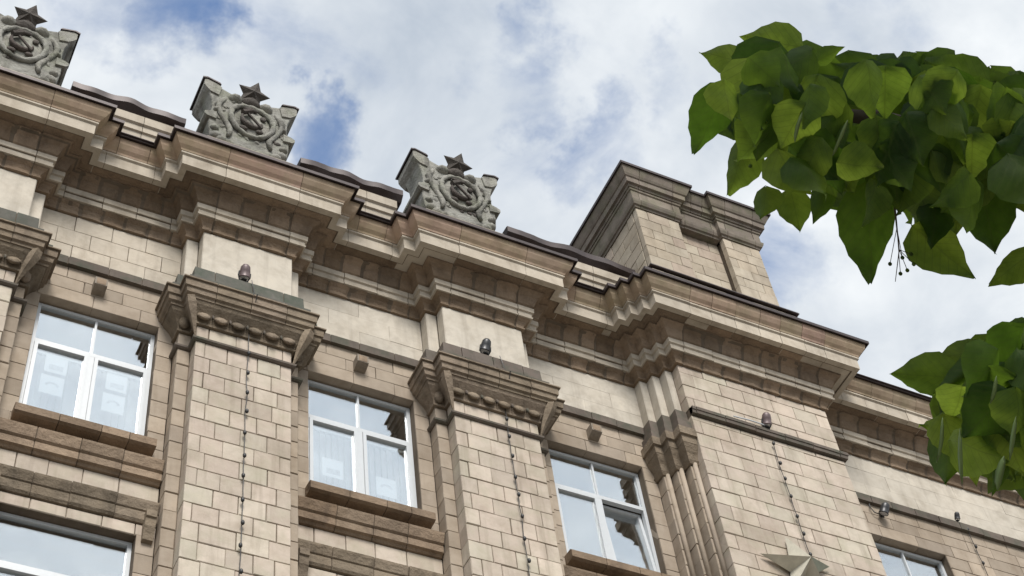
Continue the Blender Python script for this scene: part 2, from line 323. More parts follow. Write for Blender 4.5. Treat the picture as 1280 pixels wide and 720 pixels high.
LEAVES = [
(1.308,.944,2.470,-.09,.042,.046,-.56,-.383,-.735,.69),
(1.221,.994,2.435,-.074,.033,.053,-.642,-.509,-.573,.59),
(1.362,.965,2.493,.037,-.032,.022,.02,-.554,-.833,.61),
(1.181,1.022,2.384,-.006,.12,-.055,.014,-.414,-.91,.62),
(1.265,1.095,2.369,-.003,.102,-.037,-.765,-.238,-.598,.62),
(1.292,1.126,2.277,.007,.039,-.053,-.803,-.425,-.418,.84),
(1.341,1.120,2.289,.029,.04,-.057,-.538,-.534,-.652,.79),
(1.352,1.046,2.217,.004,.072,-.032,-.519,-.325,-.79,.52),
(1.381,.997,2.159,.05,.11,-.111,-.151,-.666,-.731,.6),
(1.488,1.032,2.136,.108,.025,-.059,-.304,-.528,-.793,.64),
(1.581,.942,2.176,.035,.064,-.082,-.793,-.271,-.545,.79),
(1.622,.936,2.014,-.054,.071,-.021,-.627,-.618,-.475,.58),
(1.507,.909,2.430,-.085,.011,.02,-.254,-.454,-.854,.58),
(1.612,.849,2.383,-.091,.034,.074,-.574,.199,-.794,.54),
(1.673,.82,2.351,-.068,.015,.02,-.299,-.065,-.952,.61),
(1.437,.946,2.458,-.043,.019,.044,-.682,-.612,-.401,.68),
(1.383,.939,2.120,.035,.059,-.015,-.176,-.136,-.975,.94),
(1.503,.98,2.150,.025,.067,-.036,-.534,-.233,-.813,.77),
(1.205,.971,2.333,-.002,.103,-.012,-.175,-.12,-.977,.59),
(1.246,.969,2.190,.053,.074,-.03,-.46,-.034,-.887,.69),
(1.291,.904,2.217,-.028,.098,-.041,-.729,-.43,-.532,.57),
(1.413,.793,2.135,-.03,.119,-.054,-.376,-.457,-.806,.54),
(1.386,.792,2.128,.045,.057,-.086,-.387,-.661,-.642,.4),
(1.555,.833,2.175,.031,.08,-.047,-.379,-.355,-.854,.84),
(1.475,.901,2.452,.059,-.003,-.022,-.283,-.702,-.654,.92),
(1.502,1.093,1.819,-.091,.046,.028,-.433,-.353,-.829,.64),
(1.532,1.046,1.850,-.058,.053,.015,-.656,-.588,-.473,.68),
(1.522,.991,1.789,-.077,.121,-.008,-.457,-.35,-.817,.33),
(1.472,1.133,1.748,.014,.05,-.085,-.781,-.476,-.404,.67),
(1.513,1.121,1.764,-.067,.044,-.014,-.48,-.828,-.291,.62),
(1.516,1.096,1.658,.017,.055,-.022,-.722,-.051,-.69,.4),
(1.485,1.101,1.712,.03,.066,-.045,-.146,-.51,-.848,.7),
(1.492,1.050,1.709,.032,.062,-.062,-.484,-.48,-.732,.7),
(1.515,1.033,1.699,.011,.058,-.088,-.265,-.791,-.552,.62),
(1.562,.983,1.831,-.023,.04,.036,-.751,.15,-.643,.67),
(1.517,.974,1.732,.013,.07,-.03,-.331,-.321,-.888,.7),
(1.489,1.060,1.749,.018,.076,-.025,-.821,.011,-.571,.74),
(1.398,.972,2.420,.009,.054,-.097,-.974,-.144,-.175,.87),
(1.459,1.035,2.428,.002,.096,-.073,-.589,-.482,-.649,.88),
(1.503,.944,2.384,.058,.021,-.058,-.549,-.445,-.708,.95),
(1.488,.891,2.111,.04,.084,.013,-.263,.27,-.926,.78),
(1.355,.887,2.199,.021,.055,-.09,-.447,-.714,-.539,.85),
(1.752,.803,2.236,.013,.072,-.059,-.979,.001,-.205,.89),
(1.661,.9,2.255,.062,.074,-.046,-.218,-.373,-.902,.96),
(1.350,.991,2.358,-.007,.069,-.099,-.659,-.638,-.398,.92),
(1.525,.868,2.393,.018,.107,-.008,-.746,.073,-.662,.89),
(1.434,1.049,2.407,.084,.09,-.021,-.479,.252,-.841,.89),
(1.767,.783,2.264,-.002,.087,-.034,-.992,-.063,-.11,.89),
(1.576,.919,2.254,.073,.053,-.055,-.35,-.407,-.844,.95),
(1.478,.819,2.070,.083,.017,-.045,-.367,-.411,-.835,.82),
(1.185,.984,2.125,.057,.024,-.072,-.131,-.904,-.407,.83),
(1.206,.941,2.311,.038,.053,-.029,-.55,-.068,-.832,.9),
(1.324,.992,2.353,.043,.05,-.04,.185,-.709,-.68,.8),
(1.356,.948,2.245,.001,.109,-.028,-.915,-.094,-.392,1.000),
(1.558,.7,1.960,-.001,.073,-.016,.108,-.216,-.97,1.080),
(1.666,1.007,2.332,.033,.103,.002,-.205,.088,-.975,.76),
(1.645,.788,2.155,.022,.046,-.064,-.537,-.583,-.61,1.040),
(1.667,.728,2.128,.031,.079,-.008,-.091,-.068,-.994,.92),
(1.326,.909,2.111,.057,.013,-.073,-.794,.146,-.59,.96),
(1.515,.89,2.351,-.042,.061,-.067,-.508,-.771,-.384,.77),
(1.306,.977,2.332,.042,.106,-.03,.402,-.395,-.826,.97),
(1.393,.918,2.216,.019,.107,-.005,-.24,-.005,-.971,.95),
(1.336,1.003,2.463,-.012,.102,-.047,-.777,-.336,-.532,.82),
(1.504,.965,2.367,.003,.07,-.073,.218,-.711,-.668,.91),
(1.619,.751,2.024,.067,.055,-.002,-.348,.389,-.853,.81),
(1.254,.809,2.168,.053,.06,-.044,.208,-.691,-.692,.89),
(1.222,1.018,2.329,.026,.057,-.059,-.932,.062,-.357,.93),
(1.493,.912,2.228,-.016,.063,-.057,.192,-.629,-.753,.94),
(1.427,1.027,2.300,.027,.074,-.026,.29,-.407,-.866,.95),
(1.525,.893,2.119,-.008,.059,-.046,-.012,-.619,-.785,.95),
(1.534,.899,2.369,.09,.038,-.022,-.1,-.303,-.948,.88),
(1.406,.929,2.209,.043,-.002,-.099,-.372,-.917,-.142,.86),
(1.262,.893,2.348,-.043,.1,-0,-.89,-.385,-.244,.81),
(1.317,.881,2.151,.022,.045,-.05,-.327,-.627,-.707,.83),
(1.189,.876,2.158,.011,.053,-.048,-.959,-.046,-.279,.9),
(1.773,.857,2.297,.072,.058,-.053,.031,-.691,-.722,.93),
(1.270,.971,2.180,.041,.061,-.068,.155,-.78,-.606,.8),
(1.592,.7,2.101,.058,.051,-.029,-.63,.317,-.709,.9),
(1.290,1.063,2.538,.064,.008,-.101,-.18,-.965,-.193,.82),
(1.702,.855,2.376,-.001,.061,-.045,-.609,-.479,-.631,.95),
(1.081,.94,2.202,.022,.046,-.045,.004,-.696,-.718,.88),
(1.646,.772,2.155,.028,.074,-.07,-.747,-.284,-.601,.96),
(1.500,.897,2.191,.025,.066,-.089,-.956,-.029,-.291,.85),
(1.132,.947,2.211,.018,.038,-.063,.146,-.867,-.476,.8),
(1.376,.77,2.094,-.044,.048,-.022,.168,-.277,-.946,.95),
(1.630,.942,2.294,.03,.109,.002,-.742,.218,-.634,.81),
(1.203,.975,2.104,.042,-.007,-.077,-.339,-.936,-.096,.82),
(1.624,.768,2.100,.007,.023,-.092,-.535,-.81,-.241,.75),
(1.537,.991,2.275,.1,.057,-.027,-.117,-.255,-.96,.76),
(1.581,.788,2.194,.023,.044,-.05,-.941,.15,-.305,.96),
(1.232,.938,2.286,.011,.05,-.065,-.891,-.276,-.36,.88),
(1.514,.844,2.225,-.05,.053,-.038,.372,-.279,-.885,.93),
(1.521,.764,2.184,.064,.042,-.059,.031,-.834,-.551,1.030),
(1.360,.744,2.102,-.018,.07,-.032,-.096,-.437,-.894,.9),
(1.462,1.022,2.302,.077,-.001,-.045,-.503,.029,-.864,1.040),
(1.582,.772,2.223,-.004,.063,-.085,-.189,-.796,-.575,.89),
(1.270,1.084,2.514,.05,.088,-.035,.106,-.414,-.904,.84),
(1.711,.807,2.165,-.034,.096,-.009,-.069,-.115,-.991,1.060),
(1.700,.786,2.206,.086,.047,-.02,-.467,.572,-.674,.76),
(1.498,.856,2.267,.018,.052,-.052,-.878,-.15,-.454,.97),
(1.551,.925,2.211,.038,.084,-.005,-.818,.347,-.458,.72),
(1.527,.782,2.119,-.016,.083,.051,-.905,.084,-.417,.76),
(1.501,.824,2.329,.029,.077,-.013,-.74,.165,-.652,.92),
(1.461,.882,2.022,-.02,.051,-.063,.089,-.76,-.644,.82),
(1.482,.811,2.037,.044,.005,-.104,-.369,-.909,-.195,.96),
(1.319,1.013,2.418,.01,.077,-.054,.289,-.57,-.769,.96),
(1.460,.864,2.256,.026,.086,.016,-.924,.321,-.21,.8),
(1.504,.77,2.181,.035,.079,.01,-.745,.399,-.534,.77),
(1.491,.837,2.259,-.039,.071,-.014,.229,-.07,-.971,1.050),
(1.411,1.117,2.454,.017,.057,-.054,-.591,-.454,-.667,.9),
(1.565,.795,2.224,.005,.043,-.063,.11,-.822,-.558,.83),
(1.590,.723,2.092,.071,.034,-.038,-.584,.548,-.599,.83),
(1.469,1.019,2.266,-.073,.056,-.053,.425,-.262,-.867,.83),
(1.693,.83,2.348,.013,.124,.021,-.33,.189,-.925,.93),
(1.150,.971,2.327,.095,.035,-.008,-.245,.469,-.848,.72),
(1.186,.946,2.195,.053,.082,.004,-.199,.179,-.963,.79),
(1.589,1.007,2.245,-.001,.074,-.037,.148,-.437,-.887,.95),
(1.644,.827,2.314,.019,.081,-.044,.203,-.509,-.836,.98),
(1.346,1.009,2.388,.095,.067,-.018,-.502,.518,-.693,.82),
(1.516,.8,2.131,.034,.085,-.007,-.535,.147,-.832,.95),
(1.148,.922,2.176,-.005,.071,-.052,.323,-.543,-.775,.9),
(1.240,.894,2.247,.029,.092,-.036,-.867,.076,-.493,.98),
(1.479,1.034,2.401,-0,.054,-.079,.071,-.823,-.563,.82),
(1.392,.872,2.079,.073,-.003,-.021,-.14,-.92,-.367,1.020),
(1.508,.893,2.075,-.062,.041,-.052,.192,-.644,-.741,.79),
(1.518,.775,2.118,-.01,.082,-.07,-.984,-.169,-.055,.84),
(1.216,1.042,2.393,.013,.041,-.073,-.803,-.447,-.394,.8),
(1.191,.959,2.183,-.026,.088,-.027,.032,-.288,-.957,1.030),
(1.461,.968,2.169,.067,.072,-.028,-.639,.324,-.697,.88),
(1.212,.981,2.146,.069,.001,-.065,-.679,.183,-.711,1.020),
(1.664,.852,2.250,.041,.025,-.055,-.336,-.739,-.584,.98),
(1.353,.967,2.103,.034,.069,-.01,-.84,.356,-.408,.78),
(1.662,.779,2.186,-.022,.051,-.065,-.111,-.795,-.597,.71),
(1.549,.708,2.032,.002,.029,-.078,-.81,-.542,-.225,.83),
(1.662,.735,2.120,.024,.07,-.042,-.055,-.504,-.862,1.090),
(1.568,.737,2.131,.068,.025,-.056,-.67,.343,-.658,1.070),
(1.233,.927,2.406,-.03,.096,-.055,-.379,-.545,-.748,1.020),
(1.368,.924,2.125,.053,.074,-.034,-.659,.135,-.74,.8),
(1.161,.91,2.230,-.041,.047,-.056,-.533,-.799,-.28,.85),
(1.497,.863,2.359,.063,.065,-.026,.221,-.541,-.811,.77),
(1.349,.943,2.174,-.034,.093,.035,-.403,.195,-.894,.94),
(1.149,.956,2.197,.047,.074,-.021,-.541,.106,-.835,.97),
(1.675,.86,2.244,.069,.05,-.039,-.404,-.151,-.902,.87),
(1.421,.853,2.004,0,.076,.008,-.949,.04,-.312,.86),
(1.382,.868,2.160,.055,.04,-.03,-.633,.348,-.691,.99),
(1.260,.946,2.074,.067,-.025,-.018,-.288,-.084,-.954,.87),
(1.594,.83,2.236,.005,.077,-.042,-.912,-.153,-.38,.92),
(1.110,.901,2.229,.053,.008,-.04,-.488,-.449,-.749,.98),
(1.595,.846,2.245,.081,.005,-.044,-.456,.373,-.808,1.020),
(1.200,.901,2.324,.024,.047,-.072,.122,-.849,-.515,.77),
(1.193,.902,2.141,.005,.089,-.003,-.371,-.009,-.928,.84),
(1.746,.839,2.153,-.028,.08,.024,-.949,-.31,-.061,1.000),
(1.309,.82,2.198,.048,.076,-.008,-.345,.115,-.931,.89),
(1.347,.801,2.078,.05,.007,-.048,-.29,-.855,-.431,.88),
(1.616,.81,2.192,-.062,.079,.003,-.025,.019,-.999,1.020),
(1.494,1.058,2.335,.051,.046,-.049,.12,-.787,-.605,.87),
(1.236,1.030,2.223,.091,.035,-.027,-.396,.369,-.841,.84),
(1.248,.959,2.116,.072,.049,-.004,-.195,.211,-.958,.75),
(1.332,.84,2.109,.027,.041,-.074,-.875,-.205,-.438,.87),
(1.208,1.046,2.428,.055,.041,-.106,-.584,-.605,-.541,.79),
(1.684,.794,2.343,.035,.054,-.087,-.02,-.848,-.529,.9),
(1.389,.965,2.454,-.014,.103,-.042,-.597,-.372,-.71,.94),
(1.437,.824,2.080,.052,.078,-.01,-.206,.01,-.978,.8),
(1.377,.97,2.398,-.013,.073,-.081,.335,-.676,-.656,.84),
(1.386,1.047,2.337,.024,.082,.001,-.406,.127,-.905,.76),
(1.604,.804,2.167,.05,.08,-.05,-.19,-.431,-.882,.86),
(1.475,1.101,2.430,.096,.062,-.053,.125,-.746,-.654,.98),
(1.533,.806,2.182,.008,.065,-.046,-.983,-.006,-.182,.86),
(1.231,.934,2.111,.003,.084,-.017,-.91,-.048,-.411,.85),
(1.393,1.048,2.448,-.012,.085,-.06,-.866,-.365,-.342,.91),
(1.306,.957,2.189,.006,.031,-.086,-.7,-.655,-.285,.75),
(1.147,.919,2.279,.011,.073,-.093,.269,-.774,-.574,.81),
(1.592,.751,2.016,.03,.027,-.106,-.477,-.809,-.343,.81),
(1.676,.826,2.153,-.026,.094,-.007,-.384,-.17,-.908,1.090),
(1.386,1.066,2.475,.068,.059,-.015,-.132,-.103,-.986,.79),
(1.517,.822,2.132,.062,.065,-.016,-.473,.239,-.848,.8),
(1.498,.847,2.333,.004,.051,-.055,-.725,-.478,-.496,.82),
(1.574,.978,2.350,.075,.064,-.051,-.569,.02,-.822,.91),
(1.629,.831,2.350,.031,.078,-.042,-.142,-.426,-.893,.95),
(1.543,.922,2.263,.017,.067,-.049,.118,-.601,-.79,.96),
(1.317,.779,2.114,.036,.016,-.06,-.73,-.406,-.55,.99),
(1.241,1.028,2.388,.061,.044,-.092,.061,-.917,-.393,.93),
(1.601,.904,2.211,-.036,.081,-.008,.164,-.024,-.986,1.090),
(1.537,.821,2.290,.028,.094,-.029,-.693,-.016,-.721,.9),
(1.699,.808,2.180,.043,.092,-.03,.213,-.389,-.897,.94),
(1.354,1.032,2.402,.024,.109,.002,-.336,.094,-.937,.86),
(1.330,.861,2.109,.01,.104,-.028,-.891,-.039,-.452,1.030),
(1.451,.974,2.212,.096,.028,-.047,-.431,-.045,-.901,.83),
(1.714,.824,2.172,.048,.068,-.031,-.811,.363,-.458,.95),
(1.705,.741,2.164,.018,.099,.023,.171,.196,-.966,.87),
(1.285,.954,2.217,.03,.021,-.066,-.915,.073,-.397,.8),
(1.456,.881,2.157,.078,-.025,-.066,-.572,-.711,-.409,.95),
(1.163,.964,2.276,.068,.047,-.06,-.609,-.117,-.785,.86),
(1.694,.857,2.327,-.044,.086,-.079,-.295,-.723,-.624,.76),
(1.656,.759,2.131,.083,.048,-.012,.069,-.358,-.931,.8),
(1.291,.99,2.323,.043,.06,-.026,-.598,.089,-.797,.91),
(1.338,.876,2.119,.015,-.069,-.056,-.921,.102,-.375,.65),
(1.604,.857,2.365,-.016,.057,-.077,-.501,-.741,-.447,.75),
(1.524,.904,2.421,.087,.045,-.049,-.606,.473,-.639,.81),
(1.532,.771,2.061,.053,.07,-.005,-.199,.08,-.977,.8),
(1.740,.82,2.336,.05,.07,-.067,-.882,.246,-.403,.86),
(1.725,.828,2.187,.005,.055,-.05,.149,-.675,-.723,1.040),
(1.528,.911,2.339,-.076,.048,-.041,-.52,-.853,-.037,.82),
(1.538,.854,2.169,.045,.011,-.081,-.405,-.848,-.342,.95),
(1.445,.931,2.207,.026,.1,.004,-.862,.241,-.446,.9),
(1.424,.826,2.103,.038,.087,-.034,.298,-.457,-.838,.89),
(1.431,1.038,2.479,.089,.031,-.055,-.084,-.802,-.591,.85),
(1.557,.823,2.329,.017,.116,-.005,.167,-.07,-.984,.92),
(1.437,1.070,2.456,.017,.094,-.058,-.755,-.238,-.611,.88),
(1.380,.872,2.086,.051,.043,-.038,-.542,-.096,-.835,.82),
(1.652,.779,2.138,.09,.04,-.045,-.24,-.445,-.863,.9),
(1.685,.758,2.189,.003,.067,-.088,-.788,-.478,-.387,.89),
(1.414,.88,2.375,-.059,.083,-.031,-.639,-.623,-.452,.86),
(1.601,.828,2.222,.029,.069,-.091,-.292,-.716,-.634,.9),
(1.440,.94,2.241,.097,.015,-.052,-.474,.019,-.88,.96),
(1.232,.985,2.338,.033,.066,-.072,-.893,-.047,-.447,.94),
(1.426,1.008,2.241,-.031,.102,.029,-.956,-.244,-.165,.74),
(1.303,.987,2.215,.043,.024,-.094,-.561,-.704,-.435,.95),
(1.385,.914,2.112,.052,.077,-.011,-.752,.434,-.496,.91),
(1.564,.999,1.831,.061,.037,-.056,-.136,-.751,-.646,1.060),
(1.506,.936,1.618,.006,.024,-.064,-.517,-.785,-.341,.77),
(1.558,1.080,1.757,.055,.015,-.046,-.657,.183,-.731,.99),
(1.634,1.075,1.849,.068,.076,-.038,.274,-.616,-.739,.94),
(1.495,1.021,1.635,.044,.062,-.043,-.798,.159,-.581,.88),
(1.618,1.082,1.936,.026,.01,-.084,-.916,.319,-.243,.8),
(1.562,1.127,1.804,.011,.07,-.038,-.125,-.463,-.878,.92),
(1.496,1.015,1.756,.05,.004,-.079,-.286,-.931,-.228,.89),
(1.628,1.013,1.820,.063,-.007,-.066,-.417,-.858,-.301,1.120),
(1.564,1.009,1.748,.019,.053,-.045,.111,-.667,-.736,.85),
(1.613,1.180,1.861,.014,.024,-.077,-.983,.109,-.15,.96),
(1.686,.998,1.807,.006,.108,0,-.414,.022,-.91,.81),
(1.556,.995,1.753,.028,.043,-.036,-.318,-.48,-.817,.88),
(1.702,1.092,1.754,.001,.075,-.051,-.56,-.46,-.689,1.080),
(1.671,1.003,1.770,.012,.1,.009,-.649,.145,-.747,.77),
(1.710,1.101,1.760,.017,.045,-.092,-.805,-.461,-.374,.9),
(1.487,.912,1.714,.031,.052,-.03,-.853,.238,-.464,.94),
(1.592,1.005,1.701,.012,.062,-.062,-.988,.038,-.153,.92),
(1.606,1.049,1.758,.018,.006,-.069,-.966,.083,-.245,.81),
(1.467,.956,1.722,.012,-0,-.086,-.716,-.691,-.099,.78),
(1.617,1.067,1.726,-.006,.087,-.043,-.018,-.445,-.895,.96),
(1.569,.997,1.853,-.016,.057,-.063,-.223,-.752,-.62,.96),
(1.668,1.074,1.843,-.01,.071,-.028,-.37,-.379,-.848,.98),
(1.655,1.117,1.851,.037,.058,-.038,.088,-.58,-.81,.85),
(1.553,.902,1.782,.053,.046,-.023,.092,-.538,-.838,.91),
(1.728,.984,1.846,-.09,.038,-.003,-.33,-.822,-.464,.93),
(1.638,1.181,1.862,.066,-.009,-.027,-.327,.289,-.9,.85),
(1.513,1.131,1.817,.038,.061,-.072,-.926,.166,-.34,.93),
(1.563,.946,1.613,-.039,.078,-.024,-.819,-.496,-.29,.88),
(1.518,.992,1.824,.033,.055,-.065,-.425,-.576,-.698,.93),
(1.474,.98,1.690,-.015,.1,.008,-.914,-.104,-.393,.95),
(1.518,1.125,1.732,.089,.037,-.041,-.328,-.224,-.918,.85),
(1.559,1.074,1.689,.054,.049,-.028,.117,-.585,-.803,.92),
(1.534,.942,1.756,-.029,.087,-.015,-.695,-.346,-.63,1.080),
(1.467,1.022,1.738,.035,.072,-.055,-.806,-.057,-.59,.98),
(1.494,1.048,1.714,.011,.039,-.065,-.068,-.85,-.522,1.000),
(1.707,1.005,1.832,-.025,.058,-.045,-.078,-.63,-.773,1.010),
(1.555,.986,1.852,.037,.079,-.005,-.047,-.035,-.998,.7),
(1.585,.991,1.688,.019,.039,-.055,-.962,.095,-.257,1.020),
(1.560,1.029,1.704,-.014,.037,-.094,-.991,-.067,.119,.73),
(1.453,.973,1.731,-.044,.044,-.072,.268,-.743,-.614,.83),
(1.531,1.066,1.728,.027,.092,-.003,.231,-.103,-.968,.74),
(1.575,.939,1.812,.01,.075,-.006,-.923,.093,-.373,.94),
(1.608,1.041,1.692,-.046,.046,-.053,-.817,-.51,.269,.78),
(1.547,1.014,1.636,.029,.009,-.095,-.738,-.614,-.28,.85),
(1.550,.931,1.644,.007,.098,-.001,-.146,-.001,-.989,.96),
(1.597,1.076,1.767,.029,.071,-.066,-.903,-.036,-.428,1.020),
(1.635,.99,1.722,-.022,.058,.01,-.676,-.133,-.725,.99),
(1.667,1.051,1.807,-.049,.081,.034,-.874,-.444,-.198,1.050),
(1.402,1.082,1.632,.079,-.023,-.029,-.35,-.903,-.247,.93),
(1.618,1.033,1.861,.051,.042,-.057,-.639,-.223,-.736,1.030),
(1.589,1.060,1.797,.049,.012,-.072,-.622,-.58,-.526,1.070),
(1.677,1.090,1.727,.049,.045,-.032,-.063,-.532,-.844,.86),
(1.679,1.103,1.856,-.035,.051,-.037,-.793,-.603,-.091,1.000),
(1.477,.883,1.709,-.018,.056,-.059,-.439,-.718,-.539,.84),
(1.491,.871,1.727,.053,.034,-.064,-.52,-.498,-.694,.95),
(1.428,1.043,1.713,.034,.074,.003,-.218,.136,-.966,.76),
(1.448,1.055,1.699,.053,-.002,-.077,-.73,-.475,-.491,.99),
(1.560,1.041,1.768,.018,.091,-.043,.001,-.426,-.905,1.000),
(1.645,1.107,1.886,-.024,.054,-.035,-.553,-.611,-.567,.89),
(1.611,1.086,1.786,-.003,.086,-.015,-.494,-.168,-.853,.85),
(1.524,1.083,1.766,.008,.011,-.08,-.05,-.989,-.136,.8),
(1.476,1.047,1.678,.025,.008,-.093,-.282,-.946,-.16,.98),
(1.684,.997,1.886,-.046,.058,-.037,.049,-.51,-.859,.81),
(1.593,1.056,1.734,.011,.074,.001,-.956,.146,-.254,.82),
(1.497,.903,1.658,-0,.05,-.032,-.835,-.297,-.463,.94),
(1.637,1.070,1.749,.037,.091,-.027,.002,-.283,-.959,.9),
(1.554,1.034,1.760,.018,.079,-.004,-.892,.18,-.414,.88),
(1.456,.979,1.656,.02,.048,-.053,.135,-.758,-.638,1.060),
(1.571,1.098,1.934,.065,-.011,-.069,-.439,-.855,-.277,.99),
(1.675,1.136,1.845,.057,.065,-.033,-.594,.123,-.795,.87),
(1.628,1.027,1.826,.023,.015,-.085,-.653,-.695,-.301,.97),
(1.664,1.033,1.899,.018,.055,-.05,-.763,-.279,-.583,.99),
(1.528,.934,1.768,.028,-.011,-.086,-.491,-.87,-.049,.97),
(1.441,1.105,1.729,.024,.017,-.074,-.346,-.881,-.322,.78),
(1.468,.98,1.682,-.006,.089,.022,-.119,.232,-.965,.91),
(1.419,1.033,1.685,.068,.004,-.025,-.224,-.677,-.701,.93),
(1.548,.97,1.767,-.033,.063,-.027,-.87,-.485,-.085,.84),
(1.496,.944,1.772,.002,.085,-.025,.145,-.286,-.947,.99),
(1.552,.942,1.831,.007,.025,-.083,-.595,-.754,-.277,.91),
(1.457,.993,1.664,-.039,.075,-.036,-.233,-.519,-.823,.91)]
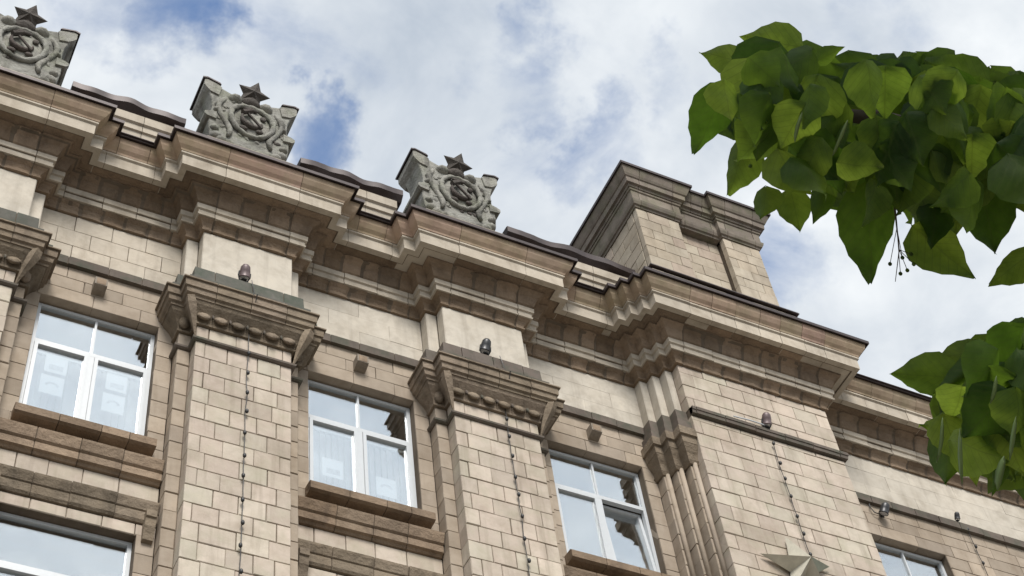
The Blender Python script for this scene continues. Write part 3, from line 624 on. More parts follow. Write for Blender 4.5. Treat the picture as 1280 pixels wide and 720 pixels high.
INNER = [
(1.400,1.035,2.577,-.057,.109,.054,-.067,.415,-.907,.92),
(1.553,1.148,2.797,.036,.076,-.054,.254,-.64,-.725,.91),
(1.739,.977,2.752,.079,.1,-.03,.023,-.305,-.952,.77),
(1.523,1.094,2.494,.039,.079,-.056,-.565,-.271,-.779,.91),
(1.770,.948,2.600,.099,.045,-.043,-.044,-.64,-.767,.83),
(1.440,1.037,2.547,.003,.065,-.057,-.955,-.17,-.242,.84),
(1.586,1.188,2.832,.09,.034,-.092,-.626,-.293,-.722,.97),
(1.667,.979,2.725,.075,.03,-.09,-.782,.243,-.573,1.000),
(1.671,.883,2.494,-.051,.106,.012,-.903,-.426,-.058,.97),
(1.707,.95,2.460,.021,.1,-.06,-.848,-.126,-.514,.96),
(1.712,1.063,2.484,.097,.075,-.04,-.092,-.37,-.924,.93),
(1.617,1.133,2.650,.004,.122,.001,-.916,.033,-.4,.76),
(1.660,1.152,2.547,.085,.036,-.023,-.252,-.031,-.967,.91),
(1.827,.804,2.472,-.008,.093,-.04,-.929,-.208,-.305,1.070),
(1.376,1.005,2.544,.051,.083,.002,.372,-.203,-.906,.74),
(1.679,1.232,2.787,.023,.063,-.081,-.49,-.614,-.618,.8),
(1.886,.979,2.737,.066,.073,-.062,-.821,.359,-.444,.83),
(1.696,1.065,2.710,.084,.033,-.083,-.522,-.468,-.713,.95),
(1.739,.863,2.532,.005,.058,-.093,-.944,-.254,-.209,.92),
(1.920,.889,2.560,.052,.054,-.094,-.899,.179,-.399,.84),
(1.540,1.203,2.858,.022,.081,-.109,-.115,-.786,-.607,.82),
(1.620,1.026,2.480,.046,.116,-.016,-.763,.214,-.611,.93),
(1.833,.999,2.527,.093,-.052,.009,.136,.07,-.988,.97),
(1.638,.921,2.591,.019,.096,-.048,-.644,-.238,-.727,.86),
(1.555,1.114,2.662,.123,-.017,-.019,-.124,.201,-.972,1.000),
(1.604,1.125,2.661,.088,.091,-.051,-.206,-.319,-.925,.98),
(1.773,1.005,2.435,.093,-.058,.023,.13,-.173,-.976,.77),
(1.796,.944,2.615,.055,.085,-.063,-.838,.154,-.524,.98),
(1.580,.904,2.473,.035,.063,-.094,-.951,.087,-.296,.93),
(1.648,.893,2.517,.027,.043,-.108,-.102,-.915,-.39,.76),
(1.745,.947,2.683,.052,.109,-.045,-.73,.062,-.68,.83),
(1.569,1.060,2.518,.074,.023,-.057,-.094,-.874,-.476,1.030),
(1.714,1.119,2.698,.097,.05,-.02,.26,-.751,-.607,.8),
(1.933,.887,2.661,.02,.099,-.035,-.975,.133,-.178,.84),
(1.911,.875,2.517,.119,.045,-.038,.105,-.788,-.606,.87),
(1.531,1.164,2.771,.099,.06,-.017,-.305,.249,-.919,.79),
(1.936,.878,2.660,.031,.081,-.077,-.001,-.691,-.722,1.000),
(1.872,.981,2.732,-.004,.14,.02,-.996,-.018,-.085,.78),
(1.871,.951,2.518,.042,.038,-.094,-.744,-.436,-.507,.82),
(2.069,.987,2.634,-.039,.073,-.069,-.894,-.447,.036,.96),
(1.754,1.036,2.591,.058,.024,-.124,-.802,-.39,-.452,.9),
(1.651,1.217,2.750,-.013,.112,-.01,-.28,-.115,-.953,.89),
(1.515,1.094,2.549,.033,.102,-.023,-.822,.142,-.551,.8),
(1.596,1.049,2.530,.052,.104,-.009,-.025,-.074,-.997,.82),
(1.807,1.116,2.703,-.078,.085,-.05,.111,-.428,-.897,.8),
(1.728,1.154,2.800,-.044,.114,-.041,.127,-.29,-.949,.96),
(1.825,1.046,2.681,.036,.118,-.026,.266,-.282,-.922,.97),
(1.777,.964,2.648,.051,.081,-.018,-.427,.069,-.901,.81),
(1.444,1.122,2.530,.083,.075,-.012,.42,-.575,-.702,.7),
(1.584,1.089,2.512,.022,.06,-.086,-.975,.052,-.218,.88),
(1.944,.984,2.493,.088,-.042,-.064,-.618,-.126,-.776,1.050),
(1.769,1.129,2.660,.064,-.004,-.074,-.378,-.881,-.283,1.010),
(1.838,.747,2.378,-.003,.101,-.043,.204,-.374,-.905,.92),
(1.413,1.050,2.601,.036,.106,.004,.159,-.013,-.987,.72),
(1.722,1.172,2.740,.12,.014,-.027,-.237,.187,-.953,.97),
(1.575,1.066,2.536,-.005,.074,-.07,-.986,-.141,-.085,.99),
(1.562,1.083,2.503,.061,.094,-.03,-.36,-.064,-.931,.95),
(1.704,1.052,2.649,.043,.052,-.066,-.795,-.1,-.599,1.030),
(1.823,.925,2.566,.018,.101,.016,-.798,.229,-.557,.92),
(1.689,.912,2.380,.103,.037,-.029,.132,-.814,-.565,.79),
(1.661,1.126,2.667,.107,.051,-.024,.142,-.647,-.749,.8),
(1.756,.945,2.698,-.044,.109,-.067,.039,-.512,-.858,.85),
(1.920,.981,2.547,.076,-.018,-.081,-.413,-.891,-.191,.92),
(1.575,1.009,2.420,.063,-.059,-.04,-.503,.051,-.863,.92),
(1.496,1.148,2.747,.037,.094,-.064,-.641,-.246,-.727,.83),
(1.846,.782,2.378,-.031,.083,-.054,.055,-.534,-.844,.82),
(1.707,.935,2.593,-.022,.091,-.096,.305,-.654,-.693,.91),
(1.681,1.051,2.628,.095,-.018,-.025,-.155,.419,-.895,.99),
(1.455,1.133,2.683,.065,.103,-.024,-.746,.337,-.574,.81),
(1.851,.876,2.605,.042,.069,-.096,-.727,-.369,-.578,.87),
(1.577,.895,2.457,.071,.096,-.026,-.221,-.102,-.97,.79),
(1.759,.988,2.672,.067,-.009,-.093,-.619,-.688,-.379,.86),
(1.576,1.161,2.809,-.038,.084,-.062,-.714,-.594,-.371,.8),
(1.676,.995,2.415,.083,.024,-.035,-.042,-.78,-.625,.9),
(1.418,1.105,2.677,-.047,.082,-.005,.262,.096,-.96,1.010),
(1.467,1.081,2.664,.105,.085,-.032,-.42,.182,-.889,.8),
(1.468,1.114,2.669,.017,.112,.005,-.959,.156,-.236,.85),
(1.752,1.065,2.636,-.079,.072,.017,-.655,-.61,-.446,.86),
(1.784,1.056,2.511,.027,.121,-.003,-.957,.207,-.202,.9),
(1.756,.981,2.398,-.072,.064,-.036,.248,-.243,-.938,.83),
(1.667,1.007,2.413,.031,.124,-.023,-.518,-.03,-.855,.98),
(1.535,1.165,2.849,.057,.089,-.062,-.766,.042,-.642,.82),
(1.921,.942,2.596,.055,.066,-.057,.121,-.706,-.698,.83),
(1.590,1.119,2.712,-.031,.087,-.06,-.095,-.586,-.805,.95),
(1.819,1.084,2.665,.089,.094,-.028,-.471,.196,-.86,.87),
(1.694,.881,2.442,.012,.073,-.11,-.446,-.722,-.529,.8),
(1.826,1.044,2.678,.007,.096,-.016,-.925,.003,-.381,.98),
(1.473,1.147,2.620,-.014,.094,-.069,-.485,-.566,-.666,.83),
(1.514,1.196,2.862,.058,.072,-.061,-.84,.285,-.462,1.000),
(1.660,1.108,2.556,-.087,.032,-.001,-.145,-.427,-.893,.99),
(1.552,.988,2.442,.043,.099,.002,-.364,.171,-.916,.87),
(1.564,.949,2.560,-.004,.102,.017,-.513,.124,-.85,.96),
(1.495,1.098,2.844,.016,.088,-.082,-.675,-.432,-.598,.98),
(1.993,.854,2.695,.044,.114,-.056,-.633,-.129,-.764,.98),
(1.995,.972,2.624,.044,-.074,-.053,-.434,.342,-.833,.87),
(1.400,1.106,2.737,.114,.066,-.031,-.06,-.338,-.939,.96),
(1.841,1.009,2.661,.078,.03,-.038,-.01,-.772,-.635,1.010),
(1.597,1.148,2.737,.091,.057,-.018,-.431,.45,-.782,.86),
(1.693,.847,2.457,.09,.08,-.03,.284,-.599,-.749,.92),
(1.940,.87,2.563,.029,.06,-.092,-.288,-.761,-.581,1.000),
(1.456,.965,2.592,.042,.081,-.076,-.64,-.32,-.698,.88),
(1.642,.964,2.503,.027,.083,-.058,-.375,-.443,-.814,1.050),
(1.555,.984,2.517,.11,.053,-.02,-.053,-.251,-.967,.91),
(1.733,1.138,2.813,.068,.117,-.027,-.253,-.077,-.964,.89),
(1.745,1.079,2.639,.07,.085,-.051,-.669,.105,-.736,.97),
(1.694,.938,2.479,.023,.098,-.041,-.228,-.332,-.916,1.050),
(1.567,.911,2.529,.03,.038,-.091,-.693,-.558,-.455,.9),
(1.754,1.119,2.780,.055,.052,-.056,-.341,-.493,-.8,1.040),
(1.538,1.192,2.837,.062,.032,-.074,-.512,-.539,-.669,.96),
(1.770,.863,2.511,.047,.101,-.05,.024,-.454,-.891,1.030),
(1.829,.935,2.673,.06,.105,-.021,-.677,.25,-.692,.83),
(1.659,.968,2.563,.015,.086,-.024,.315,-.307,-.898,.92),
(1.927,.94,2.621,.073,-.006,-.075,-.465,-.797,-.386,1.090),
(1.550,1.090,2.723,-.05,.125,.007,-.403,-.109,-.909,.88),
(2.006,.953,2.588,.042,.094,-.029,-.658,.06,-.75,.98),
(1.952,.936,2.507,-.015,.079,-.049,-.956,-.26,-.135,.98),
(1.828,.902,2.504,.038,.01,-.096,-.932,-.002,-.364,.85),
(1.924,.975,2.732,.08,.034,-.099,-.469,-.643,-.605,.94),
(1.829,1.161,2.743,.075,.083,-.017,.342,-.478,-.809,.74),
(1.774,1.159,2.733,.05,.122,-.05,-.301,-.256,-.919,.92),
(1.519,.999,2.687,.035,.072,-.069,-.01,-.688,-.726,.8),
(1.704,1.025,2.481,.09,.04,-.043,-.434,-.002,-.901,.89),
(1.744,1.006,2.771,.117,.024,-.011,-.118,.117,-.986,.91),
(2.138,.949,2.569,-.042,.113,.042,-.928,-.367,.059,.91),
(2.002,.92,2.559,.068,.103,-.029,.209,-.392,-.896,.79),
(1.825,.881,2.521,-.038,.098,.034,-.908,-.228,-.352,.97),
(1.657,.898,2.458,.02,.066,-.093,-.213,-.777,-.593,.9),
(1.745,.968,2.757,.033,.118,-.03,.317,-.317,-.894,.97),
(1.792,1.143,2.664,.041,.121,-.046,.114,-.386,-.916,.94),
(1.563,1.238,2.759,.091,.055,-.063,-.106,-.671,-.734,.94),
(1.914,.97,2.583,.004,.065,-.074,-.381,-.686,-.62,.85),
(1.809,.845,2.375,.101,.067,-.039,.157,-.668,-.727,.86),
(1.417,1.111,2.783,.02,.092,-.067,.19,-.606,-.773,.88),
(1.605,1.149,2.756,.024,.074,-.12,-.952,-.138,-.274,.87),
(1.731,1.031,2.700,.027,.09,-.09,.165,-.723,-.671,.99),
(1.881,.945,2.525,.053,.023,-.086,-.837,.342,-.428,1.030),
(1.718,.938,2.522,.013,.079,-.019,-.343,-.171,-.924,.89),
(1.845,.826,2.300,.014,.121,-.003,.048,-.034,-.998,.87),
(1.758,1.019,2.807,.048,.1,-.068,-.923,.239,-.303,.93),
(1.758,1.132,2.725,.024,.069,-.084,-.935,-.089,-.344,.88),
(1.743,.925,2.552,.024,.121,-.029,-.619,-.063,-.783,.99),
(1.553,1.009,2.464,.025,.063,-.046,-.511,-.361,-.78,.88),
(1.609,1.218,2.855,.08,-.004,-.044,-.468,.148,-.871,.88),
(1.613,1.110,2.597,-.013,.098,-.079,-.942,-.278,-.19,.97),
(1.500,1.175,2.898,.049,.123,-.019,-.873,.289,-.392,.75),
(1.645,1.001,2.592,-.017,.067,-.087,.14,-.77,-.623,.87),
(1.579,1.229,2.813,-.087,.09,.009,-.505,-.413,-.758,1.020),
(1.824,.973,2.514,-.017,.084,-.024,-.545,-.326,-.773,.98),
(1.636,1.053,2.510,.098,.005,-.024,-.243,.319,-.916,.95),
(1.792,.793,2.386,.062,.023,-.042,-.616,.403,-.677,1.070),
(1.840,.842,2.484,-.015,.062,-.065,.081,-.712,-.698,.9),
(1.912,.902,2.686,.027,.061,-.105,-.828,-.367,-.424,.81),
(1.515,1.062,2.458,.042,.039,-.074,-.038,-.875,-.483,.78),
(1.579,1.075,2.505,.097,.077,-.037,-.493,.215,-.843,.96),
(1.895,.969,2.520,.024,.055,-.104,-.855,-.351,-.383,.76),
(1.801,.866,2.459,.013,.053,-.074,-.147,-.791,-.594,.91),
(1.399,.969,2.564,.005,.126,-.005,-.718,-.001,-.696,.91),
(1.533,1.187,2.763,.079,.036,-.067,-.216,-.731,-.648,.98),
(1.781,1.074,2.809,.002,.071,-.08,-.984,-.124,-.128,.8),
(1.829,.753,2.341,-.03,.093,-.048,-.579,-.512,-.635,.95),
(1.940,.917,2.523,.057,.075,-.036,-.641,.128,-.757,1.000),
(1.725,.847,2.503,.052,.102,-.039,-.889,.338,-.309,.99),
(2.055,.89,2.688,-.061,.079,-.036,-.657,-.669,-.347,1.030),
(1.644,1.138,2.700,-.016,.067,-.064,-.933,-.338,-.125,.97),
(1.782,.832,2.473,.077,.037,-.039,.084,-.798,-.597,.96),
(1.577,1.215,2.833,.02,.132,-.036,-.381,-.189,-.905,1.000),
(1.730,1.037,2.495,.038,.046,-.068,-.877,.013,-.48,.86),
(1.936,1.037,2.709,.079,.073,-.08,-.344,-.503,-.793,.97),
(1.691,1.002,2.596,-.031,.094,.011,-.949,-.31,-.053,.95),
(1.566,1.065,2.552,.031,.038,-.106,-.529,-.736,-.422,.89),
(1.469,1.021,2.537,.027,.078,-.042,-.065,-.46,-.886,.96),
(1.648,.986,2.466,.049,.086,-.011,.32,-.301,-.899,.94),
(2.013,.915,2.656,.066,-.012,-.123,-.443,-.883,-.153,.93),
(1.932,.934,2.616,.032,.07,-.048,-.865,.054,-.498,.88),
(1.795,1.023,2.611,.049,.088,-.026,.075,-.321,-.944,.85),
(1.898,.889,2.454,.012,.07,-.053,.182,-.614,-.768,.94),
(1.663,1.081,2.865,.119,.043,-.062,-.112,-.706,-.699,.98),
(1.732,.862,2.504,.015,.082,-.068,-.124,-.618,-.776,.95),
(1.837,1.073,2.775,-.002,.108,.016,-.29,.137,-.947,.76),
(1.433,1.042,2.578,.045,.064,-.031,-.411,-.151,-.899,.95),
(1.710,.957,2.413,.079,.021,-.075,-.701,.157,-.695,.85),
(1.871,1.008,2.591,.049,.114,-.032,-.433,-.068,-.899,.99),
(1.496,1.110,2.592,-.035,.071,-.051,-.794,-.56,-.238,.86),
(1.798,1.133,2.599,.048,.094,-.033,-.422,-.097,-.901,.87),
(1.814,.792,2.432,-.029,.085,-.047,-.078,-.505,-.859,.99),
(1.935,.922,2.518,.074,.033,-.054,-.034,-.835,-.549,.98),
(1.808,.929,2.499,.087,.061,-.048,-.061,-.555,-.83,.87),
(1.860,.945,2.562,.023,.109,-.013,-.132,-.085,-.988,.8),
(2.042,1.001,2.654,.118,-.038,-.02,-.302,-.512,-.804,.87),
(1.711,.854,2.483,.027,.086,.006,-.63,.251,-.735,.92),
(1.767,.956,2.458,.062,.013,-.082,-.768,-.197,-.61,.87),
(1.866,.956,2.741,.086,.092,-.029,-.177,-.141,-.974,.95),
(1.376,1.091,2.524,.082,.02,-.041,-.23,-.608,-.76,.88),
(1.802,.89,2.503,.001,.112,-.046,-.918,-.144,-.371,1.050),
(1.682,1.153,2.684,-.07,.089,-.067,-.785,-.62,-.003,.76),
(1.881,.812,2.440,.009,.117,-.024,-.059,-.198,-.978,1.010),
(1.606,1.034,2.790,.063,.055,-.057,.052,-.746,-.664,1.030),
(1.670,.942,2.602,.106,.028,-.054,-.168,-.707,-.687,1.000),
(2.021,.991,2.624,.002,.067,-.074,-.897,-.315,-.311,1.020),
(1.584,1.147,2.774,-.011,.094,-.035,-.83,-.276,-.485,1.020),
(1.652,1.143,2.795,.026,.087,-.033,.232,-.407,-.884,.93),
(1.570,1.158,2.837,-.044,.105,-.042,.126,-.32,-.939,.93),
(1.682,.941,2.462,.077,.052,-.041,.085,-.696,-.713,.89),
(1.662,1.012,2.580,-.017,.085,-.025,-.928,-.262,-.265,1.010),
(1.503,1.243,2.875,.057,.019,-.106,-.872,.257,-.417,.78),
(1.487,1.153,2.590,.104,.07,-.029,-.538,.52,-.664,.77),
(1.673,1.107,2.635,.033,.135,-.02,-.752,.085,-.654,.97),
(1.528,1.174,2.906,-.015,.081,-.046,-.783,-.408,-.47,.87),
(1.668,.909,2.420,.004,.109,.021,-.776,.146,-.613,.9),
(1.739,.991,2.647,.018,.098,-.048,-.657,-.233,-.717,.97),
(1.460,1.010,2.538,-.016,.1,-.04,.326,-.303,-.896,1.050),
(1.524,1.130,2.589,.024,.057,-.064,-.173,-.702,-.691,1.010),
(1.474,1.126,2.682,.03,.094,-.02,-.843,.164,-.512,.77),
(1.617,.895,2.536,.032,.078,-.054,-.594,-.284,-.753,1.040),
(1.800,.77,2.372,-.06,.091,-.008,-.835,-.55,-.018,.95),
(1.496,1.212,2.905,.041,.048,-.098,-.218,-.835,-.505,.93),
(1.786,1.091,2.626,.004,.069,-.095,-.78,-.492,-.387,.94),
(1.514,1.175,2.924,-.017,.111,-.02,.286,-.128,-.95,.87),
(1.769,.993,2.789,.005,.122,-.003,-.934,.026,-.355,.97),
(1.496,1.142,2.797,-.004,.078,-.098,-.267,-.758,-.595,.87),
(1.634,1.110,2.640,-.031,.114,-.014,-.924,-.282,-.258,.91),
(1.709,1.011,2.583,-.061,.063,-.027,-.527,-.707,-.471,.91),
(1.748,1.054,2.496,-.093,.076,-.045,.233,-.268,-.935,.88),
(1.599,1.147,2.604,.066,-.037,-.068,-.607,-.778,-.162,.8),
(1.794,1.109,2.677,.029,.095,-.037,-.738,-.038,-.674,.83),
(1.853,.946,2.553,-.032,.063,-.073,-.726,-.647,-.234,.74),
(1.844,1.098,2.619,.064,.102,-.024,-.742,.324,-.587,.85),
(1.708,1.017,2.849,.003,.087,-.105,-.965,-.188,-.181,.97),
(1.567,1.059,2.491,-.031,.106,.012,-.898,-.219,-.381,.8),
(1.592,1.065,2.397,.056,.003,-.071,-.755,.295,-.586,.85),
(1.741,.971,2.566,.036,.087,-.053,-.225,-.44,-.869,1.020),
(1.726,1.047,2.495,.028,.108,.006,.289,-.026,-.957,.8),
(1.621,1.061,2.821,.084,-.015,-.1,-.4,-.895,-.199,.8),
(1.811,.988,2.580,.074,.092,-.042,-.757,.36,-.546,.8),
(2.003,.962,2.598,-.034,.108,-.052,.052,-.42,-.906,.99),
(1.970,.918,2.732,-.001,.059,-.091,.015,-.84,-.543,.9),
(1.696,1.003,2.537,.024,.124,.007,-.441,.133,-.888,.75),
(1.767,1.067,2.642,-.019,.096,-.071,.213,-.554,-.805,.94),
(1.572,1.160,2.763,.024,.049,-.102,.094,-.905,-.415,.73),
(1.617,1.119,2.758,.009,.085,-.078,-.971,-.094,-.221,.93),
(1.622,.972,2.485,-.048,.072,-.013,.188,-.055,-.981,.88),
(1.897,.839,2.366,.011,.08,-.023,-.488,-.18,-.854,1.090),
(1.884,1.097,2.649,-.044,.078,-.068,-.595,-.693,-.408,.97),
(1.700,.948,2.423,-.054,.085,-.075,.166,-.588,-.792,.94),
(1.968,.873,2.557,.073,.077,-.047,-.201,-.363,-.91,.88),
(1.773,1.135,2.781,.001,.094,-.074,-.936,-.213,-.279,.89),
(1.806,1.087,2.701,.054,.057,-.061,-.609,-.235,-.757,.96),
(1.653,.984,2.730,.092,.06,-.022,.256,-.654,-.712,.9),
(1.754,.859,2.456,.026,.096,-.001,-.79,.211,-.575,.77),
(1.410,1.122,2.721,.068,.056,-.044,-.033,-.593,-.804,.99),
(1.796,.951,2.525,.082,.087,-.027,-.679,.462,-.571,.88),
(1.733,.986,2.511,-.02,.117,-.022,-.216,-.213,-.953,.86),
(1.911,.979,2.630,.063,.09,-.042,-.389,-.152,-.909,.95),
(1.887,.999,2.564,.024,.101,.012,-.836,.255,-.485,.82),
(1.458,1.142,2.773,.065,.03,-.106,-.811,-.19,-.553,.76),
(1.500,1.137,2.728,.02,.049,-.103,-.287,-.841,-.458,.81),
(1.671,.944,2.514,.021,.044,-.078,-.974,.144,-.175,.9),
(1.444,1.107,2.668,.098,.033,-.066,-.478,-.254,-.841,.85),
(2.101,.976,2.622,0,.116,.006,-1.000,.004,-.018,.84),
(1.873,.989,2.563,.05,.102,-.061,.189,-.572,-.798,.95),
(1.432,1.057,2.582,-.011,.125,.016,-.516,.066,-.854,.77),
(1.853,.915,2.465,-.009,.114,-.026,-.955,-.134,-.263,1.050),
(1.533,1.137,2.925,.036,.091,-.06,.308,-.601,-.737,.89),
(1.842,.901,2.604,.018,.105,-.043,-.821,-.092,-.564,.85),
(1.541,.997,2.647,.03,.045,-.084,-.809,-.35,-.473,.94),
(1.374,1.070,2.507,.095,.051,-.061,-.269,-.491,-.829,.88),
(1.644,.997,2.712,-.05,.105,.024,-.873,-.328,-.361,1.040),
(1.958,1.011,2.711,.041,.053,-.115,-.95,.176,-.258,.82),
(1.411,1.054,2.491,-.009,.082,-.049,-.941,-.243,-.234,.83),
(1.765,.795,2.408,.096,.056,-.046,-.519,.205,-.83,.93),
(1.861,.918,2.491,-.006,.062,-.092,-.829,-.49,-.271,.75),
(1.920,1.137,2.678,.03,.106,.004,-.715,.223,-.663,.84),
(1.846,.887,2.651,.016,.084,-.098,-.988,.012,-.152,.95),
(1.746,1.072,2.717,.077,.043,-.056,.078,-.842,-.533,1.020),
(1.819,.898,2.530,.074,.059,-.034,.089,-.577,-.812,.78),
(1.609,.98,2.465,.046,.054,-.046,-.195,-.536,-.821,.85),
(1.665,.998,2.587,.025,.047,-.108,-.903,-.276,-.329,.73),
(1.663,.964,2.727,.058,.065,-.085,-.427,-.555,-.714,1.010),
(1.315,1.056,2.553,.054,.077,-.081,.057,-.741,-.669,1.000),
(1.819,1.020,2.623,-.017,.094,-.103,-.986,-.166,.013,.94),
(1.671,1.078,2.670,.072,.061,-.077,-.781,.161,-.604,.94),
(1.956,.967,2.642,.07,.053,-.087,-.827,.309,-.47,1.060),
(1.465,1.040,2.490,-.051,.08,-.044,.273,-.321,-.907,1.010),
(1.558,1.124,2.483,.102,.015,-.012,.062,-.851,-.521,.92),
(1.694,.868,2.454,.012,.104,.01,-.6,.147,-.787,.82),
(1.633,1.032,2.755,.053,.107,-.047,-.882,.268,-.387,.81),
(1.774,1.062,2.618,.095,.094,-.029,.228,-.486,-.844,.94),
(1.681,.903,2.469,.087,.065,-.055,-.694,.47,-.545,.9),
(1.856,.947,2.737,-.018,.096,-.087,-.447,-.641,-.623,1.000),
(1.682,1.045,2.692,.049,.105,-.062,.001,-.508,-.861,.94),
(1.682,.993,2.375,.024,.112,-.038,-.785,-.045,-.617,.87),
(1.702,.864,2.445,.037,.052,-.076,-.888,-.048,-.457,.87),
(1.779,1.067,2.589,.007,.091,-.014,-.435,-.103,-.895,.91),
(1.794,1.121,2.774,.074,.084,-.053,.255,-.668,-.699,1.010),
(1.849,1.095,2.714,-.014,.091,-.037,-.115,-.39,-.914,.93),
(1.355,1.104,2.586,.038,.055,-.068,-.144,-.732,-.666,.88),
(1.695,1.022,2.618,-.007,.098,-.058,-.776,-.361,-.517,.92),
(1.644,1.178,2.753,-.04,.098,-.095,-.595,-.671,-.443,.84),
(1.761,1.180,2.701,-.028,.077,-.066,.237,-.584,-.776,.85),
(1.711,1.005,2.447,-.014,.076,-.022,-.585,-.328,-.742,1.000),
(1.746,.866,2.443,.027,.121,.003,-.149,.059,-.987,.83),
(1.817,1.002,2.659,.065,-.028,-.056,-.56,-.787,-.259,1.010),
(1.934,.947,2.597,.005,.107,-.075,-.997,-.006,-.072,.95),
(1.636,1.055,2.404,.006,.08,-.061,-.989,-.032,-.141,.94),
(1.810,.992,2.722,-.009,.136,.004,-.575,-.015,-.818,.99),
(1.790,.943,2.610,.059,.052,-.074,-.782,-.002,-.623,.96),
(1.539,1.238,2.809,.11,-.051,-.035,-.389,-.222,-.894,.86),
(1.886,.843,2.538,.088,.085,-.049,-.379,-.135,-.916,.97),
(1.372,1.068,2.589,.026,.11,.008,-.87,.238,-.431,.83),
(1.901,.885,2.561,-.063,.093,.018,-.791,-.46,-.403,.9),
(1.728,1.154,2.791,-.026,.095,-.081,-.942,-.326,-.082,.81),
(1.620,1.220,2.846,.053,.088,-.085,-.2,-.615,-.763,.94),
(1.463,1.031,2.612,.088,.095,-.033,.18,-.466,-.866,.94),
(1.943,.897,2.638,.046,.044,-.107,-.902,-.093,-.422,.93),
(1.828,.935,2.735,.064,.069,-.086,-.362,-.576,-.733,.94),
(1.724,1.156,2.573,.072,-.017,-.087,-.754,.115,-.647,.91),
(1.526,1.069,2.495,-.01,.109,-.019,.214,-.149,-.965,1.000),
(1.765,.85,2.485,.045,.098,-.058,-.768,-.027,-.64,.9),
(1.430,1.131,2.797,.014,.066,-.069,-.618,-.503,-.604,.95),
(1.829,1.130,2.653,.016,.076,-.089,-.888,-.262,-.378,.99),
(1.885,.89,2.532,.078,.083,-.042,-.705,.346,-.62,.79),
(1.832,.941,2.561,.037,-0,-.103,-.852,.421,-.31,.91),
(1.502,1.061,2.543,-.044,.1,-.007,-.873,-.406,-.269,.88),
(1.569,1.047,2.436,.058,.041,-.085,-.797,-.098,-.596,.83),
(1.902,1.126,2.665,-.013,.076,-.079,-.826,-.47,-.311,.84),
(1.670,1.172,2.782,.004,.108,-.002,-.725,.017,-.689,.77),
(1.976,.83,2.588,.025,.068,-.045,-.615,-.268,-.742,.94),
(1.902,.838,2.481,.039,.068,-.101,-.952,.146,-.268,.98),
(1.891,.86,2.387,-.01,.085,-.069,-.978,-.186,-.09,.96),
(2.001,.987,2.604,.043,.026,-.097,-.347,-.858,-.38,.94),
(1.649,1.129,1.946,.031,-0,-.111,-.204,-.977,-.055,.8),
(1.734,1.217,1.948,.055,.103,-.036,-.879,.359,-.316,.92),
(1.660,1.205,1.894,.024,.06,-.04,-.893,.052,-.448,1.040),
(1.750,1.222,1.925,.035,.078,-.03,-.753,.081,-.653,.93),
(1.746,1.171,1.962,-.007,.091,-.055,.164,-.505,-.848,1.050),
(1.743,1.105,1.861,.002,.036,-.074,-.805,-.524,-.279,.8),
(1.780,1.130,1.789,-.044,.062,-.025,-.793,-.601,-.098,1.070),
(1.821,1.110,2.035,-.053,.071,-.08,.259,-.628,-.734,.74),
(1.646,1.199,1.935,.081,.068,-.04,-.323,-.159,-.933,.76),
(1.861,1.189,1.907,-.034,.036,-.08,-.116,-.923,-.367,.68),
(1.716,1.231,1.937,.013,.087,-.014,-.95,.099,-.295,.96),
(1.818,1.184,1.981,.01,.038,-.075,-.969,-.14,-.202,.87),
(1.782,1.100,1.882,-.023,.038,-.077,-.958,-.234,.165,.81),
(1.701,1.096,2.027,.007,.038,-.105,-.612,-.731,-.302,.91),
(1.611,1.201,1.946,.067,.068,-.025,-.656,.426,-.623,.87),
(1.668,1.204,1.934,.069,-.029,-.077,-.738,.024,-.674,.95),
(1.630,1.203,1.922,.016,.033,-.087,-.094,-.925,-.369,.98),
(1.733,1.173,2.035,.065,.088,-.034,-.799,.435,-.416,.77),
(1.729,1.208,1.929,-.065,.05,-.033,.001,-.551,-.835,.95),
(1.779,1.069,2.025,.081,.018,-.024,-.341,.427,-.838,.76),
(1.683,1.163,1.841,-.009,.091,-.012,-.994,-.105,-.041,1.000),
(1.792,1.038,2.004,-.019,.057,-.057,-.97,-.23,.084,.94),
(1.746,1.085,2.034,.046,.088,-.052,-.184,-.428,-.885,.91),
(1.786,1.118,1.846,-.01,.059,-.078,-.984,-.179,-.004,.92),
(1.625,1.113,1.955,.026,.041,-.098,.041,-.925,-.378,.92),
(1.797,1.183,2.008,.03,.097,-.029,-.942,.216,-.257,.87),
(1.737,1.055,1.893,.023,.098,-.016,-.783,.084,-.617,.8),
(1.784,1.166,1.900,.003,.084,.006,-.686,.074,-.724,.92),
(1.794,1.214,1.981,.07,-.02,-.049,-.587,-.514,-.626,1.040),
(1.780,1.259,1.979,-.01,.075,-.056,-.927,-.297,-.228,1.050),
(1.626,1.185,1.940,.066,.081,-.034,-.758,.396,-.519,.92),
(1.842,1.154,1.941,-.023,.083,.01,-.963,-.268,-.028,.91),
(1.622,1.173,1.910,.018,.039,-.059,-.077,-.819,-.569,.85),
(1.762,1.033,2.007,.023,.039,-.11,-.982,.06,-.18,.87),
(1.830,1.111,1.989,.03,.083,-.013,-.911,.287,-.295,.8),
(1.777,1.241,1.987,.111,.019,-.031,.062,-.932,-.357,.95),
(1.809,1.109,2.003,.076,.037,-.054,-.152,-.704,-.693,.85),
(1.723,1.215,1.901,-.055,.055,-.052,-.114,-.739,-.665,.76),
(1.803,1.167,1.866,.003,.025,-.108,-.218,-.949,-.228,.82),
(1.825,1.123,1.957,-.013,.097,-.012,-.968,-.154,-.2,.92),
(1.786,1.198,1.951,.029,.013,-.11,-.643,-.724,-.25,.84),
(1.721,1.159,1.990,-.004,.077,-.047,-.298,-.505,-.81,.88),
(1.671,1.241,1.945,.011,.053,-.05,-.975,-.005,-.224,.82),
(1.705,1.232,2.026,.004,.076,-.028,-.801,-.171,-.573,.9),
(1.728,1.171,1.890,-.064,.069,-.006,-.205,-.271,-.94,.97),
